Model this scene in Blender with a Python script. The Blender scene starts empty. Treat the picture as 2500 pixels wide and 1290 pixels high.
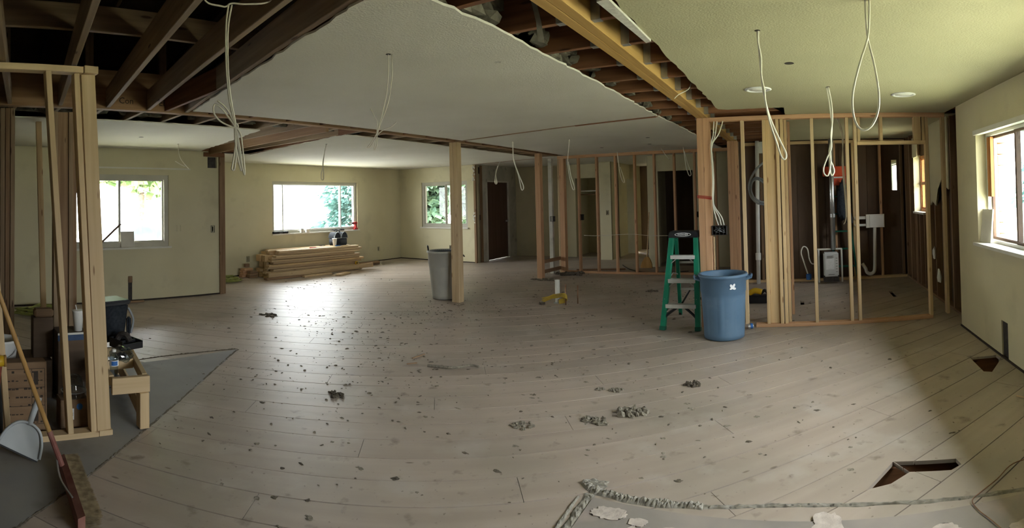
import bpy, bmesh, math, random
from mathutils import Vector, Matrix, noise
random.seed(7)
scene = bpy.context.scene
C = scene.collection
PI = math.pi

# ------------------------------------------------------------------ camera
# sweep panorama: a central cylindrical camera, house axes: X across, Y along the right-hand wall
F_PX, VC, ROLL, PITCH, HEAD = 1317.35, 461.45, 0.0221, 0.0209, 0.5257
W_PX, H_PX = 2500, 1290
CAM_H = 1.537
cam = bpy.data.cameras.new('camera')
cam.type = 'PANO'
cam.panorama_type = 'CENTRAL_CYLINDRICAL'
cam.central_cylindrical_range_u_min = -W_PX / 2 / F_PX
cam.central_cylindrical_range_u_max = W_PX / 2 / F_PX
cam.central_cylindrical_range_v_min = (VC - H_PX) / F_PX
cam.central_cylindrical_range_v_max = VC / F_PX
cam.central_cylindrical_radius = 1.0
cam.clip_end = 400
co = bpy.data.objects.new('camera', cam)
C.objects.link(co)
rt = Vector((math.cos(HEAD), math.sin(HEAD), 0)); fw = Vector((-math.sin(HEAD), math.cos(HEAD), 0)); up = Vector((0, 0, 1))
f2 = fw * math.cos(PITCH) + up * math.sin(PITCH); u2 = up * math.cos(PITCH) - fw * math.sin(PITCH)
r3 = rt * math.cos(ROLL) - u2 * math.sin(ROLL); u3 = rt * math.sin(ROLL) + u2 * math.cos(ROLL)
m = Matrix((r3, u3, -f2)).transposed().to_4x4()
m.translation = Vector((0, 0, CAM_H))
co.matrix_world = m
scene.camera = co

# ------------------------------------------------------------------ world, exposure
wd = bpy.data.worlds.new('sky'); scene.world = wd; wd.use_nodes = True
nt = wd.node_tree; bg = nt.nodes['Background']
bg.inputs['Color'].default_value = (0.97, 0.98, 1.0, 1)
# overcast sky: three times brighter overhead than at the horizon
geo = nt.nodes.new('ShaderNodeTexCoord'); sx = nt.nodes.new('ShaderNodeSeparateXYZ'); nt.links.new(geo.outputs['Generated'], sx.inputs[0])
mx = nt.nodes.new('ShaderNodeMath'); mx.operation = 'MAXIMUM'; mx.inputs[1].default_value = 0.0; nt.links.new(sx.outputs['Z'], mx.inputs[0])
ma = nt.nodes.new('ShaderNodeMath'); ma.operation = 'MULTIPLY_ADD'; nt.links.new(mx.outputs[0], ma.inputs[0])
SKY = 5.0
ma.inputs[1].default_value = SKY*2; ma.inputs[2].default_value = SKY
nt.links.new(ma.outputs[0], bg.inputs['Strength'])
scene.view_settings.view_transform = 'Standard'
scene.view_settings.look = 'None'
scene.view_settings.exposure = 1.78
scene.view_settings.gamma = 1.0
scene.view_settings.use_curve_mapping = False
scene.cycles.max_bounces = 6
scene.cycles.diffuse_bounces = 4
scene.cycles.glossy_bounces = 2
scene.cycles.transparent_max_bounces = 8
scene.cycles.sample_clamp_indirect = 6.0
scene.cycles.caustics_reflective = False
scene.cycles.caustics_refractive = False
scene.cycles.use_denoising = True
scene.cycles.use_adaptive_sampling = False

def portal(loc, rot, sx, sy):
    l = bpy.data.lights.new('window_portal', 'AREA'); l.shape = 'RECTANGLE'; l.size = sx; l.size_y = sy
    l.cycles.is_portal = True
    o = bpy.data.objects.new('window_portal', l); C.objects.link(o); o.location = loc; o.rotation_euler = rot
# area light -Z must point into the room
portal((-8.45, 2.73, 1.45), (0, -PI/2, 0), 1.3, 1.8)
portal((-10.25, 8.16, 1.45), (0, -PI/2, 0), 1.3, 2.8)
portal((-8.5, 11.4, 1.45), (-PI/2, 0, 0), 1.7, 1.3)
portal((2.1, 3.4, 1.52), (0, PI/2, 0), 1.2, 3.5)
portal((2.2, 8.1, 1.62), (0, PI/2, 0), 1.0, .8)

# ------------------------------------------------------------------ materials
def s2l(r, g, b):
    f = lambda c: ((c/255+0.055)/1.055)**2.4 if c > 10 else c/255/12.92
    return (f(r), f(g), f(b), 1)
MATS = {}
def mk(name, c1, c2=None, rough=0.75, scale=6.0, stretch=(1, 1, 1), bump=0.0, bscale=None, metal=0.0,
       rnd=0.0, spots=None, detail=5.0, blotch=None, spec=0.35, lo=0.35, hi=0.68):
    m = bpy.data.materials.new(name); m.use_nodes = True; n = m.node_tree.nodes; L = m.node_tree.links
    p = n['Principled BSDF']; p.inputs['Roughness'].default_value = rough; p.inputs['Metallic'].default_value = metal
    p.inputs['Specular IOR Level'].default_value = spec
    c2 = c2 or tuple(min(1, v*1.12) for v in c1[:3]) + (1,)
    tc = n.new('ShaderNodeTexCoord'); mp = n.new('ShaderNodeMapping'); L.new(tc.outputs['Object'], mp.inputs['Vector'])
    mp.inputs['Scale'].default_value = stretch
    oi = n.new('ShaderNodeObjectInfo')
    if rnd:
        vm = n.new('ShaderNodeVectorMath'); vm.operation = 'SCALE'; vm.inputs[0].default_value = (37, 53, 71)
        L.new(oi.outputs['Random'], vm.inputs['Scale']); L.new(vm.outputs[0], mp.inputs['Location'])
    nz = n.new('ShaderNodeTexNoise'); nz.inputs['Scale'].default_value = scale; nz.inputs['Detail'].default_value = detail
    L.new(mp.outputs[0], nz.inputs['Vector'])
    cr = n.new('ShaderNodeValToRGB'); cr.color_ramp.elements[0].position = lo; cr.color_ramp.elements[1].position = hi
    cr.color_ramp.elements[0].color = c1; cr.color_ramp.elements[1].color = c2
    L.new(nz.outputs['Fac'], cr.inputs['Fac']); col = cr.outputs['Color']
    def mix(fac, a, b):
        x = n.new('ShaderNodeMix'); x.data_type = 'RGBA'; L.new(fac, x.inputs[0]); L.new(a, x.inputs[6]); x.inputs[7].default_value = b
        return x.outputs[2]
    for bc, bs, b0, b1 in ([] if not blotch else blotch if isinstance(blotch, list) else [blotch]):
        z = n.new('ShaderNodeTexNoise'); z.inputs['Scale'].default_value = bs; z.inputs['Detail'].default_value = 6; L.new(tc.outputs['Object'], z.inputs['Vector'])
        r = n.new('ShaderNodeValToRGB'); r.color_ramp.elements[0].position = b0; r.color_ramp.elements[1].position = b1
        L.new(z.outputs['Fac'], r.inputs['Fac']); col = mix(r.outputs['Color'], col, bc)
    if spots:
        sc, ss, rad = spots
        m2 = n.new('ShaderNodeMapping'); m2.inputs['Scale'].default_value = ss; L.new(tc.outputs['Object'], m2.inputs['Vector'])
        if rnd: L.new(vm.outputs[0], m2.inputs['Location'])
        v = n.new('ShaderNodeTexVoronoi'); v.inputs['Scale'].default_value = 1.0; L.new(m2.outputs[0], v.inputs['Vector'])
        r = n.new('ShaderNodeValToRGB'); r.color_ramp.elements[0].position = rad*.6; r.color_ramp.elements[1].position = rad
        r.color_ramp.elements[0].color = (1, 1, 1, 1); r.color_ramp.elements[1].color = (0, 0, 0, 1)
        L.new(v.outputs['Distance'], r.inputs['Fac']); col = mix(r.outputs['Color'], col, sc)
    if rnd:
        h = n.new('ShaderNodeHueSaturation'); mr = n.new('ShaderNodeMapRange')
        mr.inputs[3].default_value = 1-rnd; mr.inputs[4].default_value = 1+rnd
        L.new(oi.outputs['Random'], mr.inputs[0]); L.new(mr.outputs[0], h.inputs['Value']); L.new(col, h.inputs['Color']); col = h.outputs['Color']
    L.new(col, p.inputs['Base Color'])
    if bump:
        b = n.new('ShaderNodeBump'); b.inputs['Strength'].default_value = bump; b.inputs['Distance'].default_value = 0.01
        if bscale:
            z = n.new('ShaderNodeTexNoise'); z.inputs['Scale'].default_value = bscale; z.inputs['Detail'].default_value = 4
            L.new(tc.outputs['Object'], z.inputs['Vector']); L.new(z.outputs['Fac'], b.inputs['Height'])
        else: L.new(nz.outputs['Fac'], b.inputs['Height'])
        L.new(b.outputs[0], p.inputs['Normal'])
    MATS[name] = m
    return m
def L3(r, g, b): return (r, g, b, 1)
GR = (1.2, 26, 26)   # wood grain along the local X axis
mk('cream_wall', L3(.56, .51, .345), L3(.61, .56, .385), .85, 1.3, bump=.12, bscale=60, blotch=(L3(.49, .445, .305), 2.2, .58, .78))
mk('plaster_wall', L3(.42, .40, .35), L3(.55, .53, .47), .9, 3, bump=.2, bscale=30, blotch=(L3(.30, .28, .25), 5, .58, .72))
mk('white_ceiling', L3(.63, .605, .53), L3(.68, .655, .58), .9, 1.2, bump=.35, bscale=90, spots=(L3(.5, .48, .43), (1.1, 1.3, 1), .035))
mk('cream_ceiling', L3(.43, .405, .262), L3(.47, .442, .288), .9, 1.0, bump=.3, bscale=80)
mk('drywall_core', L3(.55, .53, .47), L3(.68, .66, .6), .95, 30, bump=.6)
mk('floor_wood', L3(.385, .318, .268), L3(.44, .372, .318), .43, 1.0, (.5, 9, 9), bump=.06, rnd=.05, blotch=[(L3(.31, .27, .225), .9, .45, .72), (L3(.45, .405, .36), 2.3, .56, .74), (L3(.23, .19, .15), 7.0, .62, .74), (L3(.20, .165, .13), 28.0, .66, .74)], spots=(L3(.20, .165, .13), (1.6, 4.5, 4.5), .05), spec=.32)
mk('crawl_dark', L3(.05, .04, .03), L3(.08, .06, .045), .95, 4)
mk('underlayment', L3(.26, .235, .215), L3(.36, .315, .285), .8, 2.2, bump=.2, blotch=(L3(.42, .34, .31), 3.0, .55, .72))
mk('grey_patch', L3(.235, .225, .215), L3(.31, .30, .285), .75, 1.6, bump=.15, blotch=(L3(.17, .155, .14), 2.5, .55, .75))
mk('mortar', L3(.19, .175, .145), L3(.36, .335, .29), .95, 22, bump=1.0, spots=(L3(.13, .12, .10), (26, 26, 26), .22))
mk('plaster_smear', L3(.46, .40, .36), L3(.60, .53, .48), .9, 25, bump=.8)
mk('new_stud', L3(.53, .365, .19), L3(.64, .46, .255), .7, 1.0, GR, bump=.12, rnd=.10, spots=(L3(.27, .14, .06), (2.6, 14, 14), .12))
mk('pale_stud', L3(.52, .375, .215), L3(.62, .465, .285), .7, 1.0, GR, bump=.12, rnd=.08, spots=(L3(.27, .16, .08), (2.6, 14, 14), .12))
mk('pink_stud', L3(.50, .285, .155), L3(.60, .36, .21), .7, 1.0, GR, bump=.12, rnd=.08, spots=(L3(.22, .10, .05), (2.6, 14, 14), .13))
mk('old_stud', L3(.20, .12, .065), L3(.30, .19, .11), .8, 1.0, GR, bump=.2, rnd=.15, spots=(L3(.08, .04, .02), (2.6, 14, 14), .12))
mk('old_joist', L3(.155, .066, .030), L3(.25, .115, .055), .75, 1.0, GR, bump=.2, rnd=.14, spots=(L3(.07, .03, .015), (2.2, 10, 10), .12))
mk('left_joist', L3(.22, .15, .09), L3(.34, .24, .15), .8, 1.0, GR, bump=.2, rnd=.10, spots=(L3(.09, .05, .03), (2.2, 10, 10), .12))
mk('glulam', L3(.43, .255, .075), L3(.55, .345, .12), .6, 1.0, GR, bump=.1)
mk('header_wood', L3(.25, .14, .07), L3(.34, .20, .105), .75, 1.0, GR, bump=.15, rnd=.05)
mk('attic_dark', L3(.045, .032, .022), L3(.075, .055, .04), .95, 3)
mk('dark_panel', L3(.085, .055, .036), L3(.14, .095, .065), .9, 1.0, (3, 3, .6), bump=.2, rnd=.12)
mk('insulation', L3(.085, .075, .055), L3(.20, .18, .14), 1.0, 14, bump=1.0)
mk('galvanised', L3(.45, .46, .47), L3(.6, .61, .62), .4, 12, metal=.8)
mk('duct_metal', L3(.55, .56, .57), L3(.72, .73, .74), .28, 3, (6, 6, .5), metal=.9)
mk('window_grey', L3(.44, .42, .35), L3(.50, .48, .41), .6, 4)
mk('window_white', L3(.72, .72, .70), L3(.78, .78, .76), .5, 4)
mk('window_brown', L3(.36, .135, .035), L3(.48, .20, .06), .45, 1.0, (20, 20, 1.5))
mk('sash_dark', L3(.10, .055, .035), L3(.15, .08, .05), .5, 4)
mk('sill', L3(.60, .58, .52), L3(.68, .66, .6), .6, 4)
mk('door_brown', L3(.085, .046, .031), L3(.12, .066, .046), .55, 1.0, (14, 14, .8), bump=.05)
mk('black_plastic', L3(.012, .012, .014), L3(.022, .022, .025), .4, 8)
mk('box_dark', L3(.03, .025, .022), L3(.06, .05, .045), .7, 30)
mk('navy_fabric', L3(.013, .016, .022), L3(.026, .031, .040), .85, 40, bump=.4)
mk('grey_trim', L3(.28, .30, .32), L3(.36, .38, .40), .6, 10)
mk('cable_white', L3(.78, .75, .66), L3(.84, .81, .72), .45, 10)
mk('cable_grey', L3(.52, .48, .40), L3(.62, .58, .49), .55, 10)
mk('pvc', L3(.70, .69, .65), L3(.78, .77, .73), .35, 5)
mk('pex_grey', L3(.22, .25, .28), L3(.30, .33, .36), .4, 5)
mk('copper', L3(.20, .115, .07), L3(.32, .18, .11), .45, 20, metal=.6)
mk('blue_bin', L3(.085, .155, .245), L3(.11, .19, .29), .5, 3, bump=.03, blotch=(L3(.14, .215, .31), 5, .55, .8))
mk('grey_bin', L3(.36, .35, .31), L3(.43, .42, .375), .55, 3, blotch=(L3(.48, .47, .42), 4, .55, .8))
mk('bin_inside', L3(.05, .06, .075), L3(.08, .09, .11), .8, 5)
mk('ladder_green', L3(.006, .155, .085), L3(.010, .205, .115), .45, 5, spots=(L3(.3, .4, .35), (14, 14, 14), .07))
mk('green_dark', L3(.004, .075, .045), L3(.008, .105, .062), .5, 5)
mk('aluminium', L3(.50, .50, .49), L3(.62, .62, .61), .38, 6, metal=.7)
mk('step_metal', L3(.46, .46, .44), L3(.56, .56, .54), .5, 8)
mk('orange_plastic', L3(.55, .06, .02), L3(.68, .085, .03), .5, 5)
mk('white_paint', L3(.74, .74, .73), L3(.80, .80, .79), .6, 6)
mk('sticker', L3(.75, .76, .78), L3(.82, .83, .85), .6, 30)
mk('paper_white', L3(.72, .71, .68), L3(.78, .77, .74), .8, 6)
mk('cardboard', L3(.185, .115, .066), L3(.235, .150, .088), .9, 1.2, (2, 2, 18), bump=.05)
mk('cardboard_dark', L3(.105, .070, .048), L3(.14, .094, .064), .9, 1.2, (2, 2, 18))
mk('print_dark', L3(.035, .026, .02), L3(.055, .04, .03), .9, 10)
mk('tape_black', L3(.02, .02, .02), L3(.035, .033, .03), .6, 10)
mk('blue_print', L3(.03, .13, .42), L3(.045, .17, .5), .6, 10)
mk('tape_blue', L3(.025, .05, .11), L3(.04, .075, .15), .6, 10)
mk('yellow_cord', L3(.40, .27, .03), L3(.52, .37, .06), .5, 10)
mk('olive_cord', L3(.20, .21, .045), L3(.32, .33, .09), .55, 10)
mk('yellow_plastic', L3(.62, .37, .015), L3(.75, .46, .03), .4, 10)
mk('red_plastic', L3(.33, .018, .018), L3(.45, .03, .03), .4, 10)
mk('red_wood', L3(.20, .045, .028), L3(.27, .068, .04), .6, 1, GR)
mk('broom_handle', L3(.36, .20, .065), L3(.50, .30, .11), .5, 1.0, (26, 26, 1.2), bump=.1)
mk('broom_red', L3(.17, .055, .045), L3(.30, .15, .12), .7, 6)
mk('bristle', L3(.22, .165, .095), L3(.42, .33, .20), .9, 30, rnd=.0)
mk('dustpan_grey', L3(.38, .40, .42), L3(.46, .48, .50), .45, 4)
mk('rubble', L3(.075, .060, .045), L3(.17, .145, .11), .95, 60, rnd=.2)
mk('rubble_grey', L3(.17, .15, .115), L3(.31, .28, .225), .95, 60, bump=.8)
mk('steel_white', L3(.62, .63, .63), L3(.7, .71, .71), .4, 5)
mk('red_label', L3(.45, .02, .02), L3(.55, .03, .03), .5, 5)
mk('tile_beige', L3(.52, .49, .41), L3(.58, .55, .47), .4, 6)
mk('straw', L3(.36, .20, .06), L3(.52, .31, .11), .9, 1, (40, 40, 3))
mk('brick_pale', L3(.45, .33, .22), L3(.58, .44, .30), .9, 9, bump=.4, rnd=.15)
mk('lawn', L3(.36, .38, .24), L3(.52, .50, .38), .95, .35)
mk('drive', L3(.55, .54, .52), L3(.64, .63, .61), .9, .6)
mk('car_paint', L3(.42, .47, .52), L3(.46, .51, .56), .25, 3, metal=.3)
mk('car_glass', L3(.05, .07, .09), L3(.07, .09, .11), .1, 3)
mk('tyre', L3(.02, .02, .02), L3(.03, .03, .03), .8, 10)
mk('bark', L3(.10, .07, .05), L3(.20, .15, .11), .95, 8, bump=.6)
mk('leaf_spruce', L3(.05, .12, .105), L3(.13, .23, .20), .8, 3, rnd=.1)
mk('leaf_green', L3(.10, .17, .05), L3(.24, .32, .13), .8, 2)
mk('leaf_dark', L3(.035, .075, .045), L3(.10, .15, .08), .8, 2)

def glass_mat(name, tint=(.97, .99, .98, 1), refl=.06):
    m = bpy.data.materials.new(name); m.use_nodes = True; n = m.node_tree.nodes; L = m.node_tree.links
    n.remove(n['Principled BSDF']); out = n['Material Output']
    t = n.new('ShaderNodeBsdfTransparent'); t.inputs[0].default_value = tint
    g = n.new('ShaderNodeBsdfGlossy'); g.inputs['Roughness'].default_value = .03
    lw = n.new('ShaderNodeLayerWeight'); lw.inputs['Blend'].default_value = .5
    pw = n.new('ShaderNodeMath'); pw.operation = 'POWER'; pw.inputs[1].default_value = 5; L.new(lw.outputs['Facing'], pw.inputs[0])
    fr = n.new('ShaderNodeMath'); fr.operation = 'MULTIPLY_ADD'; fr.inputs[1].default_value = .9; fr.inputs[2].default_value = refl*.5; L.new(pw.outputs[0], fr.inputs[0])
    x = n.new('ShaderNodeMixShader'); L.new(fr.outputs[0], x.inputs[0]); L.new(t.outputs[0], x.inputs[1]); L.new(g.outputs[0], x.inputs[2])
    L.new(x.outputs[0], out.inputs['Surface']); MATS[name] = m
glass_mat('window_glass')
glass_mat('screen_mesh', (.55, .60, .62, 1))
glass_mat('clear_plastic', (.72, .78, .82, 1), .16)

# ------------------------------------------------------------------ helpers
def box(bm, lo, hi):
    x0, y0, z0 = lo; x1, y1, z1 = hi
    v = [bm.verts.new(p) for p in ((x0,y0,z0),(x1,y0,z0),(x1,y1,z0),(x0,y1,z0),(x0,y0,z1),(x1,y0,z1),(x1,y1,z1),(x0,y1,z1))]
    for f in ((3,2,1,0),(4,5,6,7),(0,1,5,4),(1,2,6,5),(2,3,7,6),(3,0,4,7)): bm.faces.new([v[i] for i in f])
    return v
def finish(bm, mat, smooth=False, name='m'):
    me = bpy.data.meshes.new(name)
    bmesh.ops.recalc_face_normals(bm, faces=bm.faces[:])
    bm.to_mesh(me); bm.free()
    if mat: me.materials.append(MATS[mat])
    if smooth: me.polygons.foreach_set('use_smooth', [True]*len(me.polygons))
    return me
def obj(name, data, mat=None, parent=None, loc=None, smooth=False, rot=None, world=True):
    """data: bmesh or mesh in world coordinates unless loc/rot are given; parent has no rotation unless world=False"""
    me = finish(data, mat, smooth, name) if isinstance(data, bmesh.types.BMesh) else data
    o = bpy.data.objects.new(name, me); C.objects.link(o)
    l = Vector(loc) if loc is not None else Vector((0, 0, 0))
    if parent is not None:
        o.parent = parent
        if world:
            q = parent
            while q: l = l - q.location; q = q.parent
    o.location = l
    if rot is not None: o.rotation_euler = rot
    return o
def tag(o, label, cat, group=None):
    o['label'] = label; o['category'] = cat
    if group: o['group'] = group
    return o
def thing(name, label, cat, loc=(0, 0, 0), rotz=0, group=None):
    o = bpy.data.objects.new(name, None); C.objects.link(o); o.location = loc; o.rotation_euler = (0, 0, rotz)
    o.empty_display_size = .1
    return tag(o, label, cat, group)
def struct(o, label=None):
    o['kind'] = 'structure'
    if label: o['label'] = label
    return o
def sroot(name, label=None, loc=(0, 0, 0)):
    o = bpy.data.objects.new(name, None); C.objects.link(o); o.location = loc
    return struct(o, label)
_mc = {}
def bar_mesh(L, w, d, mat, bev=.003):
    k = (round(L, 3), round(w, 4), round(d, 4), mat)
    if k not in _mc:
        bm = bmesh.new(); box(bm, (-L/2, -w/2, -d/2), (L/2, w/2, d/2))
        if bev: bmesh.ops.bevel(bm, geom=bm.edges[:], offset=bev, segments=1, affect='EDGES')
        _mc[k] = finish(bm, mat, name='bar')
    return _mc[k]
def bar(name, p0, p1, w, d, mat, parent=None, side=None, world=True, bev=.003):
    """a length of timber from p0 to p1: w across (along 'side'), d the other way; grain along its local X"""
    p0 = Vector(p0); p1 = Vector(p1); x = (p1-p0); L = x.length; x.normalize()
    s = Vector(side) if side else (Vector((1, 0, 0)) if abs(x.z) > .8 else Vector((0, 0, 1)).cross(x))
    s = (s - x*s.dot(x)).normalized(); z = x.cross(s)
    me = bar_mesh(L, w, d, mat, bev)
    o = bpy.data.objects.new(name, me); C.objects.link(o)
    c = (p0+p1)/2
    mw = Matrix((x, s, z)).transposed().to_4x4()
    if parent is not None:
        o.parent = parent
        if world:
            q = parent
            while q: c = c - q.location; q = q.parent
    o.location = c; o.rotation_euler = mw.to_euler()
    return o
def stud(x0, x1, y0, y1, z0, z1, mat, parent, name='stud'):
    return bar(name, ((x0+x1)/2, (y0+y1)/2, z0), ((x0+x1)/2, (y0+y1)/2, z1), abs(x1-x0), abs(y1-y0), mat, parent)
def crom(pts, n=6):
    P = [Vector(p) for p in pts]; out = []
    for i in range(len(P)-1):
        a = P[max(i-1, 0)]; b = P[i]; c = P[i+1]; d = P[min(i+2, len(P)-1)]
        for k in range(n):
            t = k/n
            out.append(.5*((2*b)+(c-a)*t+(2*a-5*b+4*c-d)*t*t+(3*b-a-3*c+d)*t**3))
    out.append(P[-1]); return out
def tube(bm, pts, r, seg=6, smooth=5, r2=None):
    P = crom(pts, smooth) if smooth else [Vector(p) for p in pts]
    rings = []; prev = None
    for i, p in enumerate(P):
        t = (P[min(i+1, len(P)-1)]-P[max(i-1, 0)])
        if t.length < 1e-7: t = Vector((0, 0, 1))
        t.normalize()
        a = prev if prev is not None else (Vector((1, 0, 0)) if abs(t.x) < .8 else Vector((0, 1, 0)))
        a = (a - t*a.dot(t))
        if a.length < 1e-5: a = t.orthogonal()
        a.normalize(); b = t.cross(a); prev = a
        rr = r if r2 is None else r+(r2-r)*i/max(1, len(P)-1)
        rings.append([bm.verts.new(p+(a*math.cos(2*PI*k/seg)+b*math.sin(2*PI*k/seg))*rr) for k in range(seg)])
    for i in range(len(rings)-1):
        for k in range(seg): bm.faces.new((rings[i][k], rings[i][(k+1) % seg], rings[i+1][(k+1) % seg], rings[i+1][k]))
    bm.faces.new(rings[0][::-1]); bm.faces.new(rings[-1])
def lathe(bm, prof, seg=32, c=(0, 0, 0), wob=None):
    rings = []
    for r, z in prof:
        if r < 1e-6: rings.append([bm.verts.new((c[0], c[1], c[2]+z))])
        else: rings.append([bm.verts.new((c[0]+r*(wob(k/seg, z) if wob else 1)*math.cos(2*PI*k/seg), c[1]+r*(wob(k/seg, z) if wob else 1)*math.sin(2*PI*k/seg), c[2]+z)) for k in range(seg)])
    for a, b in zip(rings, rings[1:]):
        if len(a) == 1 and len(b) == 1: continue
        for k in range(seg):
            k2 = (k+1) % seg
            if len(a) == 1: bm.faces.new((a[0], b[k], b[k2]))
            elif len(b) == 1: bm.faces.new((a[k], a[k2], b[0]))
            else: bm.faces.new((a[k], a[k2], b[k2], b[k]))
def slab(pts, z0, z1):
    bm = bmesh.new()
    a = [bm.verts.new((x, y, z0)) for x, y in pts]; b = [bm.verts.new((x, y, z1)) for x, y in pts]
    n = len(pts); f = [bm.faces.new(a[::-1]), bm.faces.new(b)]
    for i in range(n): bm.faces.new((a[i], a[(i+1) % n], b[(i+1) % n], b[i]))
    bmesh.ops.triangulate(bm, faces=f)
    return bm
def ragged(p, q, amp, n):
    out = []; p = Vector(p); q = Vector(q); d = (q-p); nn = Vector((-d.y, d.x)).normalized()
    for i in range(n):
        t = i/n
        if 0 < i: t += random.uniform(-.3, .3)/n
        w = p+d*t+nn*(random.uniform(-amp, amp) if i else 0); out.append((w.x, w.y))
    return out
def wall_mesh(axis, c, th, a0, a1, z0, z1, holes=()):
    """wall in the plane axis=c (room face), th to its back; holes (a0,a1,z0,z1)"""
    bm = bmesh.new()
    A = sorted({a0, a1} | {v for h in holes for v in h[:2] if a0 < v < a1})
    for i in range(len(A)-1):
        m_ = (A[i]+A[i+1])/2; hs = sorted([h for h in holes if h[0] < m_ < h[1]], key=lambda h: h[2]); z = z0; seg = []
        for h in hs:
            if h[2] > z: seg.append((z, h[2]))
            z = max(z, h[3])
        if z < z1: seg.append((z, z1))
        for s0, s1 in seg:
            lo, hi = (min(c, c+th), max(c, c+th))
            if axis == 'X': box(bm, (lo, A[i], s0), (hi, A[i+1], s1))
            else: box(bm, (A[i], lo, s0), (A[i+1], hi, s1))
    return bm
def wall(name, axis, c, th, a0, a1, z0, z1, mat, holes=(), parent=None, label=None):
    o = obj(name, wall_mesh(axis, c, th, a0, a1, z0, z1, holes), mat, parent)
    if parent is None: struct(o, label)
    return o
def text_mesh(s, size, mat, extrude=.0006):
    cu = bpy.data.curves.new('t', 'FONT'); cu.body = s; cu.size = size; cu.extrude = extrude; cu.align_x = 'CENTER'; cu.align_y = 'CENTER'; cu.resolution_u = 2
    o = bpy.data.objects.new('t', cu); C.objects.link(o)
    me = bpy.data.meshes.new_from_object(o.evaluated_get(bpy.context.evaluated_depsgraph_get()))
    bpy.data.objects.remove(o); bpy.data.curves.remove(cu); me.materials.clear(); me.materials.append(MATS[mat]); return me
def blob(bm, c, rx, ry, rz, amp=.35, seed=0, sub=2):
    r = bmesh.ops.create_icosphere(bm, subdivisions=sub, radius=1.0)
    for v in r['verts']:
        p = v.co.copy(); k = 1+amp*noise.noise(p*2.2+Vector((seed*3.1, seed*1.7, seed)))+amp*.5*noise.noise(p*5+Vector((seed, 0, 9)))
        v.co = Vector((c[0]+p.x*rx*k, c[1]+p.y*ry*k, c[2]+max(p.z, -.6)*rz*k))

CEIL = 2.44
#STRUCTURE
# ------------------------------------------------------------------ floor of diagonal boards
ANG = math.radians(37.7); DX, DY = math.cos(ANG), math.sin(ANG); NX, NY = -DY, DX
floor = struct(obj('floor', slab([(-10.2, 4.4), (-8.4, 4.4), (-8.4, -3.4), (2.1, -3.4), (2.1, 15.4), (-10.2, 15.4)], -.36, -.30), 'crawl_dark'), 'diagonal board subfloor, dusty and worn')
RECTS = [(-8.2, 1.80, -3.2, 4.6), (-10.0, 1.95, 4.6, 11.12), (-7.47, 1.95, 11.12, 15.2)]
HOLES = [[(.32, 2.76), (.45, 2.79), (.57, 2.88), (.50, 3.01)], [(.505, 3.01), (.57, 2.88), (.79, 2.83), (.86, 2.87), (.85, 2.94)],
         [(1.50, 4.63), (1.49, 4.24), (1.55, 4.20), (1.74, 4.48), (1.74, 4.60)],
         [(1.35, 7.63), (1.41, 7.63), (1.41, 8.05), (1.35, 8.05)], [(.02, 7.4), (.07, 7.4), (.07, 7.62), (.02, 7.62)]]
def ccw(p): return p if sum(p[i][0]*p[(i+1) % len(p)][1]-p[(i+1) % len(p)][0]*p[i][1] for i in range(len(p))) > 0 else p[::-1]
def clip(poly, a, b, c):          # keep a*x+b*y+c >= 0
    out = []
    for i in range(len(poly)):
        p, q = poly[i], poly[(i+1) % len(poly)]; dp = a*p[0]+b*p[1]+c; dq = a*q[0]+b*q[1]+c
        if dp >= 0: out.append(p)
        if (dp > 0 > dq) or (dp < 0 < dq):
            t = dp/(dp-dq); out.append((p[0]+(q[0]-p[0])*t, p[1]+(q[1]-p[1])*t))
    return out
def minus(poly, hole):
    res = []; rem = poly; hole = ccw(hole)
    for i in range(len(hole)):
        p, q = hole[i], hole[(i+1) % len(hole)]; a = -(q[1]-p[1]); b = q[0]-p[0]; c = -(a*p[0]+b*p[1])
        o = clip(rem, -a, -b, -c)
        if len(o) > 2: res.append(o)
        rem = clip(rem, a, b, c)
        if len(rem) < 3: return res
    return res
SP = .255; N0 = 2.75-SP*26
k = 0
while True:
    n0 = N0+k*SP; k += 1
    if n0 > 17: break
    g = random.uniform(.0022, .0048)
    strip = [(DX*s+NX*n, DY*s+NY*n) for s, n in ((-16, n0+g), (16, n0+g), (16, n0+SP-g), (-16, n0+SP-g))]
    polys = []
    for x0, x1, y0, y1 in RECTS:
        p = clip(clip(clip(clip(strip, 1, 0, -x0), -1, 0, x1), 0, 1, -y0), 0, -1, y1)
        if len(p) > 2: polys.append(p)
    # butt joints every few metres (staggered), cut as narrow slots
    for j in range(-4, 6):
        s = j*3.66+(k*1.37) % 3.66
        slot = [(DX*a+NX*b, DY*a+NY*b) for a, b in ((s, n0-.1), (s+.003, n0-.1), (s+.003, n0+SP+.1), (s, n0+SP+.1))]
        polys = [r for p in polys for r in minus(p, slot)]
    for h in HOLES: polys = [r for p in polys for r in minus(p, h)]
    if not polys: continue
    bm = bmesh.new(); zt = random.uniform(-.0015, .0)
    for p in polys:
        q = [(x*DX+y*DY, x*NX+y*NY) for x, y in p]
        a = [bm.verts.new((x, y, -.022)) for x, y in q]; b = [bm.verts.new((x, y, zt)) for x, y in q]
        try:
            bm.faces.new(a[::-1]); bm.faces.new(b)
            for i in range(len(q)): bm.faces.new((a[i], a[(i+1) % len(q)], b[(i+1) % len(q)], b[i]))
        except ValueError: pass
    me = finish(bm, 'floor_wood', name='floor_board')
    o = bpy.data.objects.new('floor_board', me); C.objects.link(o); o.parent = floor; o.rotation_euler = (0, 0, ANG)
for y in (2.6, 3.02, 3.43, 4.1, 4.66): bar('floor_joist', (-1.5, y, -.12), (1.78, y, -.12), .04, .18, 'old_joist', floor)
bar('floor_joist', (1.36, 7.3, -.12), (1.36, 8.4, -.12), .04, .18, 'old_joist', floor)
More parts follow.
